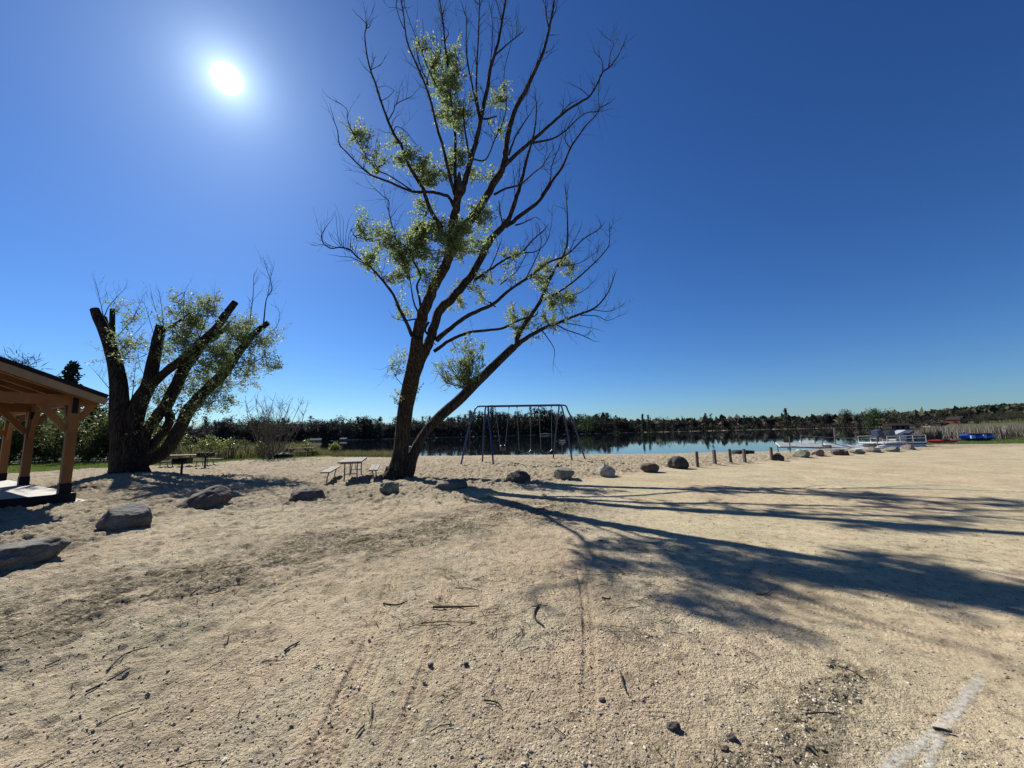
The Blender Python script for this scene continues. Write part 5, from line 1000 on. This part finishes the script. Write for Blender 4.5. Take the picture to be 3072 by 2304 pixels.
# ---------------------------------------------------------------- far buildings
def house(name, px0, px1, yb, Y, wallm, roofm, label, hw=3.0, rh=1.8, dp=7, rz=0.0, cat='house', win=2, gable=False):
    A = AT(px0, yb, Y); B = AT(px1, yb, Y); c = (A+B)/2; ln = B[0]-A[0]; z = min(H(c[0], c[1]), A[2]+.5); e = empty(name, (c[0], c[1], z), rz); tag(e, label, cat)
    if gable: ln, dp = dp, ln; e.rotation_euler = (0, 0, rz+R(90))
    MB().box((0, 0, hw/2-.5), (ln, dp, hw+1)).build('wall', M[wallm], e)
    V = [(-ln/2-.3, -dp/2-.4, hw-.05), (ln/2+.3, -dp/2-.4, hw-.05), (ln/2+.3, dp/2+.4, hw-.05), (-ln/2-.3, dp/2+.4, hw-.05), (-ln/2-.3, 0, hw+rh), (ln/2+.3, 0, hw+rh)]
    MB().add(V, [[0, 1, 5, 4], [2, 3, 4, 5], [3, 0, 4, 4], [1, 2, 5, 5], [3, 2, 1, 0]]).build('roof', M[roofm], e)
    for k in range(win):
        x = (k+.5)/win*ln-ln/2
        f = MB().box((x, -dp/2-.03, hw*.55), (1.5, .08, 1.3)).build('window', M['white'], e); MB().box((x, -dp/2-.09, hw*.55), (1.2, .05, 1.05)).build('pane', M['glass'], e).parent = e
    return e
house('lake_house', 934, 962, 1322, 178, 'housegrey', 'paleroof', 'small house with bright roof on the far left shore', 1.7, .8, 4, .3, win=0)
house('lake_cabin', 1024, 1040, 1320, 196, 'housegrey', 'paleroof', 'pale cabin at the water left of the tall trunk', 1.3, .6, 4, .1, win=0)
house('lake_house', 1620, 1655, 1303, 296, 'housegrey', 'paleroof', 'pale low boathouse under the dark hill behind the swings', 1.1, .6, 4, -.2, win=0)
house('long_house', 2662, 2722, 1271, 270, 'roofdark', 'roofdark', 'long low dark house behind the lawn above the boat', 3.0, 1.4, 8, -.1, win=4)
house('red_barn', 2854, 2886, 1266, 250, 'barnred', 'roofdark', 'red barn with dark gable roof behind the reeds', 2.7, 2.1, 7, .25, 'barn', 1, True)
house('barn_shed', 2808, 2834, 1266, 250, 'roofdark', 'roofdark', 'low dark shed left of the red barn', 2.2, .6, 5, 0, 'shed', 1)
house('garden_shed', 2735, 2752, 1267, 260, 'housegrey', 'roofdark', 'tiny grey shed right of the long dark house', 2.2, 1.2, 4, 0, 'shed', 1)
for k, (px, py, Yd, ln_) in enumerate([(1045, 1324, 190, 5), (1075, 1323, 192, 6), (1165, 1321, 202, 8), (1560, 1308, 285, 6), (2060, 1292, 325, 9), (2610, 1277, 330, 6)]):
    P = AT(px, py, Yd); P[2] = max(WZ, P[2]); e = empty('far_dock', (P[0], P[1], WZ)); tag(e, ['white dock on the far shore below the small cabin', 'pale dock between the cabin and the two pines', 'long pale dock left of the tall trunk on the far shore', 'pale dock under the dark hill behind the swings', 'pale dock below the flat topped pines', 'white bench like dock by the bright green tree'][k], 'dock', 'docks on the far shore')
    MB().box((0, 0, .4), (ln_, 1.2, .10)).build('deck', M['postwood'], e)
    mb = MB()
    for q in (-.45, 0, .45): mb.box((q*ln_, 0, .0), (.12, .12, .9))
    mb.build('piles', M['darkwood'], e)
